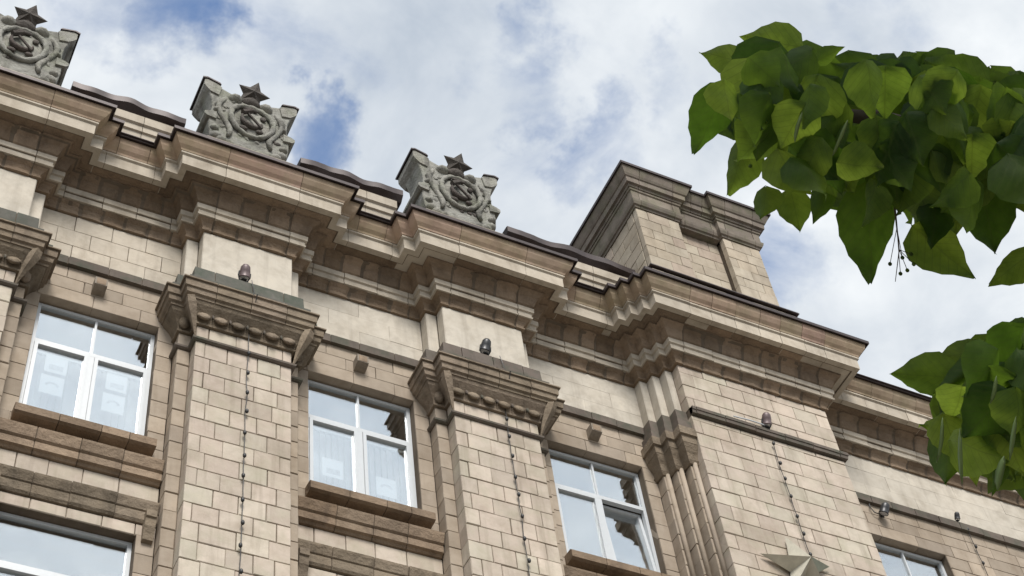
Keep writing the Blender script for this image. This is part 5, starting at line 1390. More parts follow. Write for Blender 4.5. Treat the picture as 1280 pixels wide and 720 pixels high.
# --- bays between the pilasters
BAYS = [(-2.6, PIL[0] - HF, None), (PIL[0] + HF, PIL[1] - HF, WIN[0]), (PIL[1] + HF, PIL[2] - HF, WIN[1]), (PIL[2] + HF, 9.64, WIN[2]), (PX1, 19.5, 13.685)]
WH = .695
for bi, (x0, x1, wc) in enumerate(BAYS):
    m = MB()
    yc = YW + .02
    if wc is None:
        m.box(x0, x1, yc, 12.5, -1.6, 18.0)
    else:
        xe = x1
        m.box(x0, wc - WH, yc, 12.5, 9.4, 15.29); m.box(wc + WH, xe, yc, 12.5, 9.4, 15.29)
        m.box(x0, xe, yc, 12.5, 15.291, 18.0)
        m.box(wc - WH + .001, wc + WH - .001, yc, 12.5, 11.93, 13.10)
        m.box(x0, xe, yc, 12.5, -1.6, 9.399)
    wall = m.build('wall', 'mortar' if wc is not None else 'ashlar_wall', B)
    if wc is None:
        continue
    xm = min(x1, 16.9)
    fm = 'light_stone' if bi == 1 else 'plaster'
    # frieze
    for k, (a, b) in enumerate(((16.05, 16.34), (16.34, 16.64), (16.64, 16.93))):
        cuts = row_cuts(x0, xm, .5 if bi == 1 else .9, .5 if k % 2 else 0)
        for p, q in zip(cuts, cuts[1:]):
            front_block('frieze_block', fm, wall, p, q, a, b, YW, .1, gap=.008 if bi == 1 else .003, prou=.003, ch=.005 if bi == 1 else .002)
    if bi == 4:
        MB().box(xm, x1, YW, yc + .01, 9.4, 16.93).build('wall_face', 'ashlar_wall', wall)
    # string course
    course('string_stone', [(-.02, 15.90), (.055, 15.905), (.06, 16.035), (-.02, 16.047)], [(x0, YW), (xm, YW)], .42, 'dark_ledge', B, margin=.01)
    for k, (a, b, sp) in enumerate(((15.71, 15.915, .42), (15.50, 15.71, .46), (15.285, 15.50, .62))):
        cuts = row_cuts(x0, xm, sp, (0, .5, .3)[k])
        for p, q in zip(cuts, cuts[1:]):
            front_block('wall_block', 'ashlar_wall', wall, p, q, a, b, YW, .16, prou=.003, gap=.007, ch=.005)
    # courses beside the windows
    n = -18
    while ROW(n) < 15.28:
        a, b = ROW(n), min(ROW(n + 1), 15.285)
        n += 1
        if b - a < .05:
            continue
        if (a > 11.70 and b < 13.23) and bi < 4:
            continue
        if bi < 4:
            segs = ((x0, wc - WH), (wc + WH, x1))
            for p, q in segs:
                front_block('wall_block', 'ashlar_wall', wall, p, q, a, b, YW, .16, prou=.003, gap=.007, ch=.005)
        elif a > 12.9:
            front_block('wall_block', 'ashlar_wall', wall, x0, wc - WH, a, b, YW, .16)
            cuts = row_cuts(wc + WH, xm, .40, (.5, 1)[n % 2], .12)
            for p, q in zip(cuts, cuts[1:]):
                front_block('wall_block', 'ashlar_wall', wall, p, q, a, b, YW, .16, prou=.004)
    if bi == 4:
        for p, q in ((x0, wc - WH), (wc + WH, xm)):
            MB().box(p, q, YW, yc + .01, 9.4, ROW(-6) if False else 12.97).build('wall_face', 'ashlar_wall', wall)
    # reveal under the lintel
    # sill and the mouldings under it
    sx0, sx1 = wc - .75, wc + .77
    js = [sx0, sx0 + .47, sx0 + .92, sx0 + 1.22, sx1]
    for p, q in zip(js, js[1:]):
        MB().sweep([(-.25, 13.09), (.13, 13.085), (.17, 13.10), (.175, 13.20), (.15, 13.225), (-.1, 13.25), (-.25, 13.25)], [(p + .004, YW, 0, -1), (q - .004, YW, 0, -1)]).build('sill_stone', 'soot_shade_stone', wall)
    if bi < 4:
        for p, q in zip(*(lambda c: (c, c[1:]))(row_cuts(x0, x1, .55))):
            front_block('wall_block', 'ashlar_wall', wall, p, q, 12.985, 13.085, YW, .1)
        for p, q in ((x0, wc - WH - .06), (wc + WH + .08, x1)):
            front_block('wall_block', 'ashlar_wall', wall, p, q, 13.085, 13.238, YW, .1)
        course('sill_course_stone', [(-.02, 12.672), (.02, 12.675), (.04, 12.70), (.075, 12.71), (.08, 12.80), (.07, 12.81), (.10, 12.83), (.135, 12.93), (.14, 12.955), (-.02, 12.98)], [(x0, YW), (x1, YW)], .42, 'soot_shade_stone', B, margin=.01)
        cuts = row_cuts(x0, x1, .335, .75)
        for p, q in zip(cuts, cuts[1:]):
            front_block('apron_block', 'ashlar', wall, p, q, 12.385, 12.668, YW, .1)
        course('lower_string_stone', [(-.02, 12.085), (.02, 12.09), (.04, 12.12), (.045, 12.225), (.035, 12.232), (.055, 12.245), (.085, 12.33), (.09, 12.36), (-.02, 12.38)], [(x0, YW), (x1, YW)], .45, 'capital_stone', B, margin=.01)
        cuts = row_cuts(x0, x1, .335, .4)
        for p, q in zip(cuts, cuts[1:]):
            front_block('lintel_block', 'ashlar', wall, p, q, 11.93, 12.082, YW, .16)
        for s in (-1, 1):
            xb = wc + s * .80
            m = MB()
            m.sweep([(-.02, 11.83), (.05, 11.85), (.07, 11.93), (.10, 12.0), (.11, 12.10), (.13, 12.11), (.13, 12.20), (-.02, 12.2)], [(xb - .055, YW, 0, -1), (xb + .055, YW, 0, -1)])
            m.build('bracket', 'capital_stone', wall)

# --- windows
def window(c, top, tall, mull=True, tilted=False):
    bot = top - tall
    y0, y1 = YG - .03, YG + .03
    tr = top - .655
    m = MB()
    m.box(c - WH + .004, c - WH + .05, y0, y1, bot, top); m.box(c + WH - .05, c + WH - .004, y0, y1, bot, top)
    m.box(c - WH + .05, c + WH - .05, y0, y1, top - .04, top); m.box(c - WH + .05, c + WH - .05, y0, y1, bot, bot + .05)
    m.box(c - WH + .05, c + WH - .05, y0 - .004, y1, tr - .03, tr + .03)
    if mull:
        m.box(c - .013, c + .013, y0 + .004, y1 - .004, tr + .03, top - .04)
    m.box(c - .035, c + .035, y0 - .003, y1, bot + .05, tr - .03)
    w = m.build('window', 'frame_white', B)
    for a, b in (((c - WH + .05, c - .013), (c + .013, c + WH - .05)) if mull else ((c - WH + .05, c + WH - .05),)):
        MB().box(a - .004, b + .004, YG - .004, YG + .004, tr + .026, top - .036).build('pane', 'pane_glass', w)
    for k, (a, b) in enumerate(((c - WH + .052, c - .037), (c + .037, c + WH - .052))):
        lo, hi = bot + .052, tr - .032
        m = MB()
        t = .042
        m.box(a, a + t, y0 - .02, y1 - .01, lo, hi); m.box(b - t, b, y0 - .02, y1 - .01, lo, hi)
        m.box(a + t, b - t, y0 - .02, y1 - .01, lo, lo + t); m.box(a + t, b - t, y0 - .02, y1 - .01, hi - t, hi)
        s = m.build('sash', 'frame_white', w)
        g = MB().box(a + t - .004, b - t + .004, YG - .012, YG - .004, lo + t - .004, hi - t + .004).build('pane', 'pane_glass', w)
        if tilted and k == 1:                       # tipped open into the room about its lower edge
            piv = Vector((0, YG, lo + G))
            rot = Matrix.Translation(piv) @ Matrix.Rotation(math.radians(-4.5), 4, 'X') @ Matrix.Translation(-piv)
            for o in (s, g):
                M = rot @ Matrix.Translation(WLOC[o.name])
                o.rotation_euler = M.to_euler()
                o.location = M.translation - WLOC[w.name]
    # room behind
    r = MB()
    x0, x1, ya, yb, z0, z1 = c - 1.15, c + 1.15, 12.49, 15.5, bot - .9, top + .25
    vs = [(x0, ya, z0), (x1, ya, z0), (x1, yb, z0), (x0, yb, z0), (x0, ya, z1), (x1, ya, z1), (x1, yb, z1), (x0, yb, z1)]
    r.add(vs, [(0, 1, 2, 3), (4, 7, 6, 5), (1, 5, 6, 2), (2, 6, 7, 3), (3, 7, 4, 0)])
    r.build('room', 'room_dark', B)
    return w
BLIND = {}
for i, c in enumerate(WIN + [13.685]):
    window(c, 15.262, 2.05, tilted=(i == 2))
for i, c in enumerate(WIN[:2]):
    window(c, 11.922, 2.05, mull=False)
def blind(c, top, label, n, h):
    t = empty('vertical_blind', (c, YG + .17, top), label, 'blind')
    MB().box(c - .66, c + .66, YG + .15, YG + .19, top - .04, top).build('rail', 'frame_white', t)
    for k in range(n):
        x = c - .63 + 1.26 * k / (n - 1)
        a = math.radians(random.uniform(18, 30))
        dx, dy = .045 * math.cos(a), .045 * math.sin(a)
        MB().add([(x - dx, YG + .17 - dy, top - .05), (x + dx, YG + .17 + dy, top - .05), (x + dx, YG + .17 + dy, top - h), (x - dx, YG + .17 - dy, top - h),
                  (x - dx, YG + .173 - dy, top - .05), (x + dx, YG + .173 + dy, top - .05), (x + dx, YG + .173 + dy, top - h), (x - dx, YG + .173 - dy, top - h)],
                 [(0, 3, 2, 1), (4, 5, 6, 7), (0, 1, 5, 4), (1, 2, 6, 5), (2, 3, 7, 6), (3, 0, 4, 7)]).build('slat', 'blind', t)
blind(WIN[0], 14.66, 'grey vertical slat blind behind the leftmost window with paper sheets', 17, 1.3)
blind(WIN[1], 14.66, 'grey vertical slat blind behind the middle window between two pilasters', 17, 1.3)
def sheet(x, h, w, hh, label, k):
    t = empty('paper_sheet', (x, YG + .02, h), label, 'paper', 'paper sheets taped inside the windows')
    MB().box(x - w / 2, x + w / 2, YG + .008, YG + .010, h - hh / 2, h + hh / 2).build('paper', 'paper', t)
    m = MB()
    if k % 2:
        pts = [(x + w * .30 * math.cos(a), h + hh * .22 * math.sin(a) - hh * .05) for a in [i * math.pi / 7 for i in range(8)]]
        pts += [(x + w * .18 * math.cos(a), h + hh * .12 * math.sin(a) - hh * .05) for a in [math.pi - i * math.pi / 7 for i in range(8)]]
        m.loft([[(p[0], YG + .006, p[1]) for p in pts], [(p[0], YG + .0075, p[1]) for p in pts]])
    else:
        m.box(x - w * .30, x + w * .34, YG + .006, YG + .0075, h - hh * .34, h - hh * .05)
    m.build('print', 'paper_ink', t)
sheet(WIN[0] - .36, 14.33, .25, .29, 'white printed sheet, upper one in the left sash of the leftmost window', 0)
sheet(WIN[0] - .37, 13.98, .26, .30, 'white printed sheet, lower one in the left sash of the leftmost window', 1)
sheet(WIN[0] + .33, 14.30, .24, .28, 'white printed sheet, upper one in the right sash of the leftmost window', 2)
sheet(WIN[0] + .32, 13.95, .25, .30, 'white printed sheet, lower one in the right sash of the leftmost window', 3)
sheet(WIN[1] - .34, 13.86, .26, .30, 'white sheet low in the left sash of the middle upper window', 0)
sheet(WIN[1] + .33, 13.78, .26, .30, 'white sheet low in the right sash of the middle upper window', 1)

# --- entablature, one course above another
fine = lambda a, b: .335 if a > 9.9 else .29
course('cove_stone', [(-.03, 16.931), (.035, 16.932), (.04, 16.95), (.02, 16.955), (.03, 17.0), (.06, 17.05), (.11, 17.085), (-.03, 17.088)], MAIN, .34, 'soot_shade_stone', B, spacings=fine, gap=.012, pillow=.022)
course('fillet_stone', [(-.03, 17.09), (.13, 17.09), (.135, 17.115), (.12, 17.12), (.125, 17.19), (.15, 17.20), (.155, 17.285), (.14, 17.298), (-.03, 17.30)], MAIN, .45, 'light_stone', B)
course('frieze_stone', [(-.03, 17.302), (.12, 17.302), (.16, 17.33), (.185, 17.40), (.20, 17.46), (.24, 17.50), (.285, 17.52), (-.03, 17.53)], MAIN, .38, 'soot_shade_stone', B, spacings=fine, gap=.012, pillow=.028)
course('corona_stone', [(-.03, 17.546), (.40, 17.546), (.402, 17.530), (.485, 17.53), (.49, 17.72), (.515, 17.735), (.515, 17.765), (-.03, 17.77)], MAIN, 1.3, 'light_stone', B,
       spacings=lambda a, b: .41 if a > 9.9 else 1.3, gap=.007)
course('soffit_stone', [(-.03, 17.531), (.285, 17.531), (.29, 17.545), (.398, 17.545), (.398, 17.56), (-.03, 17.56)], MAIN, .8, 'soot_shade_stone', B)
course('cyma_stone', [(-.03, 17.772), (.52, 17.772), (.53, 17.80), (.57, 17.84), (.61, 17.90), (.625, 17.95), (.63, 17.985), (.60, 18.0), (-.03, 18.0)], MAIN, 1.3, 'cornice_stone', B,
       spacings=lambda a, b: .41 if a > 9.9 else 1.3, gap=.007)
MB().sweep([(.30, 18.004), (.655, 18.004), (.66, 17.975), (.672, 17.975), (.675, 18.03), (.30, 18.06)], corners(MAIN)).build('roof_flashing', 'roof_metal', B)
m = MB()
m.box(-2.6, 19.5, 11.3, 22, 18.0015, 18.012)
m.build('roof', 'roof_metal', B)
m = MB(); m.box(-2.6, 19.5, 15.6, 22, -1.6, 17.99); m.box(-2.6, -2.3, 12.5, 15.6, -1.6, 17.99); m.box(19.2, 19.5, 12.5, 15.6, -1.6, 17.99)
m.build('back_wall', 'ashlar_wall', B)

# --- parapet between the crests, with a dented metal coping
def parapet(x0, x1, seed):
    rnd = random.Random(seed)
    p = MB().box(x0 + .06, x1 - .06, 12.04, 12.4, 18.013, 19.5).build('parapet', 'mortar', B)
    xs = [x0 + (x1 - x0) * k / 3 for k in range(4)]
    for a, b in zip(xs, xs[1:]):
        MB().block((0, 12.02), FRONT_U, FRONT_N, a + .004, b - .004, 18.02, 19.10, .1, .01).build('parapet_block', 'cornice_stone', p)
        MB().sweep([(-.1, 19.105), (.03, 19.11), (.04, 19.2), (.07, 19.21), (.075, 19.32), (.11, 19.34), (.12, 19.5), (-.1, 19.53)], [(a + .004, 12.02, 0, -1), (b - .004, 12.02, 0, -1)]).build('parapet_stone', 'light_stone', p)
    rings = []
    n = 30
    for k in range(n + 1):
        x = x0 - .08 + (x1 - x0 + .16) * k / n
        w = .02 * math.sin(k * .3 + seed * 1.7) + .008 * math.sin(k * .8 + seed) + rnd.uniform(-.003, .003)
        f = .012 * math.sin(k * .6 + seed)
        rings.append([(x, 11.84 + f, 19.60 + w), (x, 11.83 + f, 19.71 + w), (x, 11.86 + f, 19.725 + w), (x, 12.45, 19.80), (x, 12.45, 19.535), (x, 11.93, 19.535)])
    MB().loft(rings).build('coping', 'roof_metal', p, smooth='auto')
parapet(-1.7, PIL[0] - .9, 1)
for k in range(2):
    parapet(PIL[k] + .86, PIL[k + 1] - .98, 2 + k)
parapet(PIL[2] + .86, 10.02, 9)

# --- crest tablets over the pilasters
rnd_c = random.Random(12)
def crest(c, label):
    MB.XF = lambda p: (c + (p[0] - c) * .955, 11.8 + (p[1] - 11.8) * (.72 if p[1] > 11.8 else 1), 19.3 + (p[2] - 19.3) * .935 if p[2] > 19.3 else p[2])
    MB().box(c - .62, c + .62, 11.95, 13.1, 18.013, 19.2).build('crest_pedestal', 'cornice_stone', B)
    half = [(.50, 19.31), (.56, 19.42), (.60, 19.58), (.62, 19.78), (.62, 19.95), (.60, 20.1), (.585, 20.3), (.60, 20.5), (.64, 20.66), (.66, 20.72), (.64, 20.95), (.46, 20.90), (.32, 20.84), (.18, 20.80)]
    poly = [(c + x, h) for x, h in half] + [(c - x, h) for x, h in reversed(half)]
    t = MB().extrude(poly, 11.84, 12.45, .02).build('crest', 'emblem_stone', B, label)
    MB().block((0, 11.72), FRONT_U, FRONT_N, c - .66, c + .66, 19.2, 19.30, .95, .02).build('base_slab', 'light_stone', t)
    for s in (-1, 1):
        # flared ear at the top and the ledge half way down, both running back along the side
        ear = [(c + s * a, h) for a, h in ((.50, 20.64), (.63, 20.68), (.70, 20.76), (.735, 20.82), (.735, 20.97), (.69, 21.0), (.52, 20.94), (.46, 20.88))]
        MB().extrude(ear, 11.80, 12.56, .01).build('ear', 'emblem_stone', t)
        ear = [(c + s * a, h) for a, h in ((.735, 20.98), (.765, 20.97), (.77, 21.0), (.70, 21.03), (.50, 20.97), (.48, 20.93), (.69, 21.0))]
        MB().extrude(ear, 11.77, 12.60).build('ear_flashing', 'roof_metal', t)
        ledge = [(c + s * a, h) for a, h in ((.52, 19.93), (.66, 19.95), (.70, 19.99), (.70, 20.05), (.64, 20.09), (.52, 20.12))]
        MB().extrude(ledge, 11.79, 12.62, .01).build('side_ledge', 'emblem_stone', t)
        # ribbon curling down each side of the shield
        pts = [(c + s * (.40 + .10 * math.sin(k * .55)), 11.80 + .015 * math.cos(k), 20.62 - k * .105) for k in range(11)]
        MB().tube(pts, [.03, .045, .05, .045, .04, .045, .05, .055, .05, .04, .03], 6).build('ribbon', 'emblem_stone', t, smooth=True)
        for k, (dx, h, r) in enumerate(((.50, 19.52, .085), (.42, 19.43, .09), (.30, 19.40, .085), (.53, 19.70, .07), (.16, 19.37, .08), (.50, 20.38, .06), (.52, 20.22, .055))):
            MB().ell((c + s * dx, 11.82, h), (r, .07, r * .9), 8, 6).build('carved_leaf', 'emblem_stone', t, smooth=True)
    for k in range(26):
        a = rnd_c.uniform(0, 2 * math.pi); q = rnd_c.uniform(.42, .56)
        hx, hh_ = q * math.cos(a), 20.14 + q * .95 * math.sin(a)
        if hh_ < 20.72 and abs(hx) < .55:
            MB().ell((c + hx, 11.825, hh_), (rnd_c.uniform(.03, .06), .035, rnd_c.uniform(.03, .07)), 6, 5, Matrix.Rotation(rnd_c.uniform(0, 3), 3, 'Y')).build('carved_leaf', 'emblem_stone' if k % 4 else 'emblem_dark', t)
    cx, ch = c + .02, 20.16
    MB().ell((cx, 11.84, ch), (.33, .07, .42), 20, 10).build('shield', 'emblem_stone', t, smooth=True)
    pts = [(cx + .33 * math.cos(a), 11.775 - .02 * math.cos(2 * a), ch + .41 * math.sin(a)) for a in [2 * math.pi * k / 28 for k in range(28)]]
    MB().tube(pts, [.036 + .012 * (k % 2) for k in range(28)], 8, closed=True).build('wreath', 'emblem_stone', t, smooth=True)
    pts = [(cx + .16 * math.cos(a) - .01, 11.725 + .004 * k, ch - .02 + .17 * math.sin(a)) for k, a in enumerate([math.radians(150 + 17 * k) for k in range(14)])]
    MB().tube(pts, [.015 + .028 * math.sin(math.pi * k / 13) for k in range(14)], 7).build('sickle', 'emblem_dark', t, smooth=True)
    MB().tube([(cx + .14, 11.72, ch - .20), (cx - .10, 11.72, ch + .12)], .022, 6).build('hammer_shaft', 'emblem_dark', t)
    MB().tube([(cx - .17, 11.71, ch + .07), (cx - .03, 11.71, ch + .18)], .045, 6).build('hammer_head', 'emblem_dark', t)
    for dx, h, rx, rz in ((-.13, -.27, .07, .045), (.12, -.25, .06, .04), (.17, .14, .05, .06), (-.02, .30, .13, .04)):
        MB().ell((cx + dx, 11.765, ch + h), (rx, .03, rz), 10, 6).build('hollow_shade', 'emblem_dark', t, smooth=True)  # dark raised discs, the shade of carved hollows put into colour
    # scrolled crown piece and the star
    for s in (-1, 1):
        MB().ell((c + s * .24, 11.84, 20.70), (.12, .12, .09), 10, 7).build('scroll', 'emblem_stone', t, smooth=True)
    MB().ell((c, 11.85, 20.72), (.17, .13, .13), 10, 7).build('scroll', 'emblem_dark', t, smooth=True)
    sc = Vector((c + .01, 11.76, 20.90))
    rot = Matrix.Rotation(math.radians(12), 3, 'Y') @ Matrix.Rotation(math.radians(24), 3, 'X')
    ring = []
    for k in range(10):
        r = .27 if k % 2 == 0 else .15
        a = math.pi / 2 + k * math.pi / 5
        ring.append(sc + rot @ Vector((r * math.cos(a), 0, r * math.sin(a))))
    fr, bk = sc + rot @ Vector((0, -.11, 0)), sc + rot @ Vector((0, .12, 0))
    vs = [tuple(p) for p in ring] + [tuple(fr), tuple(bk)]
    MB().add(vs, [(k, (k + 1) % 10, 10) for k in range(10)] + [((k + 1) % 10, k, 11) for k in range(10)]).build('star', 'emblem_dark', t)
    MB().tube([(sc.x, sc.y + .02, 20.72), (sc.x, sc.y + .02, 20.95)], .05, 8).build('star_stem', 'emblem_dark', t)
for c, lab in zip(PIL, ('weathered crest cut off by the left edge', 'pale weathered stone crest with star', 'greenish stone crest with dark star')):
    crest(c, lab)
    MB.XF = None

# --- square turret above the corner pier
TP = [(10.08, 14.3), (10.08, 11.43), (10.86, 11.43), (10.86, 11.60), (11.68, 11.60), (11.68, 11.43), (12.37, 11.43), (12.37, 14.3)]
m = MB()
m.box(10.10, 10.84, 11.45, 14.3, 18.013, 20.83); m.box(10.84, 11.70, 11.62, 14.3, 18.013, 20.83); m.box(11.70, 12.35, 11.45, 14.3, 18.013, 20.83)
tw = m.build('turret', 'mortar', B)
course('turret_plinth_stone', [(-.02, 18.02), (.12, 18.02), (.13, 19.0), (.10, 19.06), (-.02, 19.10)], [(10.08, 13.9), (10.08, 11.43), (12.37, 11.43), (12.37, 13.9)], .6, 'tower_stone', B)
MB().sweep([(.04, 19.085), (.155, 19.04), (.17, 19.05), (.16, 19.085), (.0, 19.13)], corners([(10.08, 13.9), (10.08, 11.43), (12.37, 11.43), (12.37, 13.9)])).build('turret_flashing', 'roof_metal', B)
hs = [19.10 + .246 * k for k in range(8)]
for k, (a, b) in enumerate(zip(hs, hs[1:])):
    for x0, x1, y, sp in ((10.08, 10.86, 11.43, .39), (10.86, 11.68, 11.60, .41), (11.68, 12.37, 11.43, .35)):
        cuts = row_cuts(x0, x1, sp, (.5, 0)[k % 2], .1)
        for p, q in zip(cuts, cuts[1:]):
            front_block('turret_block', 'tower_stone', tw, p, q, a, b, y, .10, gap=.006)
    cuts = row_cuts(11.55, 14.2, .42, (.5, 0)[k % 2], .1)
    for p, q in zip(cuts, cuts[1:]):
        MB().block((10.08 + random.uniform(-.003, .004), 0), (0, 1), (-1, 0), p + .003, q - .003, a + .003, b - .003, .1, .007).build('turret_side_block', 'tower_stone', tw)
TC = [(10.08, 14.3), (10.08, 11.43), (10.86, 11.43), (10.86, 11.51), (11.68, 11.51), (11.68, 11.43), (12.37, 11.43), (12.37, 14.3)]
course('turret_bed_stone', [(-.02, 20.825), (.02, 20.825), (.03, 20.86), (.055, 20.87), (.075, 20.92), (.085, 20.965), (-.02, 20.97)], TC, .5, 'tower_trim', B, minlong=.3)
course('turret_band_stone', [(-.02, 20.972), (.05, 20.972), (.055, 21.20), (.075, 21.21), (.08, 21.25), (-.02, 21.255)], TC, .5, 'tower_trim', B, minlong=.3)
course('turret_cornice_stone', [(-.02, 21.257), (.10, 21.257), (.11, 21.30), (.15, 21.31), (.16, 21.42), (.18, 21.43), (.20, 21.47), (.235, 21.56), (.245, 21.61), (-.02, 21.63)], TC, .5, 'tower_trim', B, minlong=.3)
MB().sweep([(.05, 21.634), (.255, 21.612), (.27, 21.60), (.275, 21.65), (.05, 21.70)], corners(TC)).build('turret_roof_edge', 'roof_metal', B)
MB().box(10.87, 11.67, 11.52, 11.8, 20.83, 20.96).build('turret_lintel', 'tower_trim', B)
MB().box(10.0, 12.45, 11.5, 14.2, 21.636, 21.66).build('turret_roof', 'roof_metal', B)

# ------------------------------------------------------------------ things fixed to the building
def floodlight(x, Y, h, label, yaw=0, mat='lamp_brown', on_wall=False, k=1.0):
    t = empty('floodlight', (x, Y, h), label, 'floodlight', 'floodlights fixed along the facade')
    Rm = Matrix.Rotation(math.radians(yaw), 3, 'Z') @ Matrix.Rotation(math.radians(32), 3, 'X')
    c = Vector((x, Y - .05, h + .12))
    prof = [(0, .10), (.035, .098), (.058, .07), (.066, .01), (.066, -.055), (.072, -.06), (.072, -.075)]
    rings = []
    for r, z in prof:
        rings.append([tuple(c + Rm @ Vector((max(r, .004) * math.cos(2 * math.pi * k / 14), max(r, .004) * math.sin(2 * math.pi * k / 14), z))) for k in range(14)])
    MB().loft(rings).build('housing', mat, t, smooth=True)
    MB().loft([[tuple(c + Rm @ Vector((r * math.cos(2 * math.pi * k / 14), r * math.sin(2 * math.pi * k / 14), z))) for k in range(14)] for r, z in ((.062, -.074), (.060, -.079))]).build('lens', 'lamp_glass', t)
    m = MB()
    if on_wall:
        m.box(x - .03, x + .03, Y + .03, Y + .05, h + .05, h + .14)
        m.tube([(x, Y + .04, h + .10), (x, Y - .02, h + .06), tuple(c)], .012, 6)
    else:
        m.box(x - .035, x + .035, Y - .04, Y + .04, h - .004, h + .012)
        m.tube([(x - .05, Y, h + .01), (x - .075, Y - .03, h + .07), (x - .07, Y - .05, h + .12)], .010, 5)
        m.tube([(x + .05, Y, h + .01), (x + .075, Y - .03, h + .07), (x + .07, Y - .05, h + .12)], .010, 5)
        m.tube([(x - .05, Y, h + .01), (x + .05, Y, h + .01)], .010, 5)
    m.build('bracket', 'lamp_metal', t)
    t.scale = (k, k, k)
    return t
floodlight(3.79, 11.56, 16.045, 'small floodlight on the green ledge of the left capital', -10)
floodlight(7.04, 11.56, 16.045, 'small floodlight on the dark ledge of the middle capital', 8, 'lamp_metal')
fl = floodlight(11.19, 11.355, 16.035, 'small floodlight with pale cable on the string course of the corner pier', -15)
MB().tube([(10.65, 11.33, 16.045), (10.9, 11.325, 16.06), (11.05, 11.32, 16.05), (11.18, 11.34, 16.07)], .011, 6).build('supply_cable', 'frame_white', fl)
fl = floodlight(13.40, 11.93, 15.62, 'black floodlight on the wall above the rightmost window', 25, 'lamp_metal', True)
MB().tube([(13.26, 11.975, 15.93), (13.22, 11.96, 15.80), (13.27, 11.955, 15.70), (13.36, 11.95, 15.69)], .008, 5).build('supply_cable', 'cable_black', fl)
floodlight(14.84, 11.94, 16.045, 'tiny black floodlight on the string course right of the rightmost window', -20, 'lamp_metal', False, .6)

def light_string(x, Y, top, bot, label, sp=.34, top_y=None):
    t = empty('light_string', (x, Y, top), label, 'string lights', 'strings of bulbs hanging down the facade')
    pts = []
    if top_y:
        pts += [(x - .02, top_y - .02, 16.05), (x, top_y - .03, 15.9), (x, top_y - .09, 15.62), (x, top_y - .19, 15.57), (x, Y + .0, 15.25), (x, Y, 15.0)]
    h = top
    hs = []
    while h > bot:
        hs.append(h + random.uniform(-.035, .035)); h -= sp
    for k, h in enumerate(hs):
        dx = random.uniform(-.012, .012)
        pts += [(x + dx, Y, h), (x + dx * .3 + random.uniform(-.004, .004), Y + .006, h - sp * .5)]
    MB().tube(pts, .0055, 5).build('cable', 'cable_black', t)
    for k, h in enumerate(hs):
        b = MB().ell((x + random.uniform(-.012, .012), Y - .012, h), (.022, .022, .034), 8, 6)
        b.build('bulb', 'cable_black', t, smooth=True)
light_string(3.90, 11.605, 14.76, 9.9, 'black string of bulbs hanging down the left pilaster', top_y=11.53)
light_string(7.25, 11.605, 14.95, 9.9, 'black string of bulbs hanging down the middle pilaster', top_y=11.53)
light_string(11.22, 11.365, 15.74, 12.4, 'black string of bulbs hanging down the corner pier above the star')
light_string(15.0, 11.965, 15.95, 13.2, 'black string of bulbs on the wall right of the rightmost window')

for x, lab in ((2.17, 'small boxy stone vent above the leftmost window'), (5.47, 'small boxy stone vent above the middle window'), (8.76, 'small boxy stone vent above the window with the tilted sash')):
    t = empty('wall_vent', (x, 12.0, 15.6), lab, 'vent', 'vents above the windows')
    MB().loft([[(x - .075, y, 15.545 + d), (x + .075, y, 15.545 + d), (x + .075, y, 15.70), (x - .075, y, 15.70)] for y, d in ((12.0, -.02), (11.93, 0), (11.86, .03))]).build('hood', 'vent_stone', t)
    MB().box(x - .055, x + .055, 11.856, 11.90, 15.585, 15.685).build('grille', 'soot_shade_stone', t)

# five-pointed star on the pier
sx, sh, sr, sy = 10.96, 13.36, .56, 11.36
t = empty('star_ornament', (sx, sy, sh), 'large pale five pointed faceted star mounted on the corner pier', 'star')
rot = math.radians(6)
for k in range(5):
    a0 = math.pi / 2 + rot + k * 2 * math.pi / 5
    tip = (sx + sr * math.cos(a0), sy, sh + sr * math.sin(a0))
    l = (sx + sr * .30 * math.cos(a0 - math.pi / 5), sy, sh + sr * .30 * math.sin(a0 - math.pi / 5))
    r = (sx + sr * .30 * math.cos(a0 + math.pi / 5), sy, sh + sr * .30 * math.sin(a0 + math.pi / 5))
    ap = (sx, sy - .27, sh); bk = (sx, sy, sh)
    MB().add([ap, l, tip, r, bk], [(0, 2, 1), (0, 3, 2), (4, 1, 2), (4, 2, 3), (0, 1, 4), (0, 4, 3)]).build('star_point', 'star_green' if k == 4 else 'star_white', t, 'greenish star point on the right' if k == 4 else None)
MB().tube([(sx, sy, sh), (sx, YR + .02, sh)], .05, 8).build('mount', 'lamp_metal', t)

# ------------------------------------------------------------------ the linden tree
T = empty('linden_tree', (3.9, 1.2, -1.6), 'linden tree with broad green leaves reaching in over the facade from the right', 'tree')
tp = [(3.9, 1.2, -1.6), (3.88, 1.18, -.4), (3.92, 1.2, .8), (3.85, 1.22, 1.8), (3.95, 1.25, 2.8), (3.9, 1.2, 3.8)]
MB().tube(tp, [.2, .16, .145, .13, .10, .06], 12).build('trunk', 'bark', T, smooth=True)
def limb(pts, r0, r1, name='limb'):
    P = []
    for k in range(len(pts) - 1):
        a, b = Vector(pts[k]), Vector(pts[k + 1])
        for q in range(4):
            P.append(a.lerp(b, q / 4))
    P.append(Vector(pts[-1]))
    n = len(P)
    for k in range(1, n - 1):
        P[k] += Vector((random.uniform(-1, 1), random.uniform(-1, 1), random.uniform(-1, 1))) * r0 * .25
    MB().tube(P, [r0 + (r1 - r0) * k / (n - 1) for k in range(n)], 7).build(name, 'bark', T, smooth=True)
limb([(3.86, 1.21, 1.7)] + LIMB_A, .05, .006)
limb([LIMB_A[1], LIMB_C[0], LIMB_C[1]], .014, .004, 'twig')
limb([(3.9, 1.2, 1.2)] + LIMB_B, .045, .006)
limb([LIMB_B[1], LIMB_D[0], LIMB_D[1]], .012, .004, 'twig')
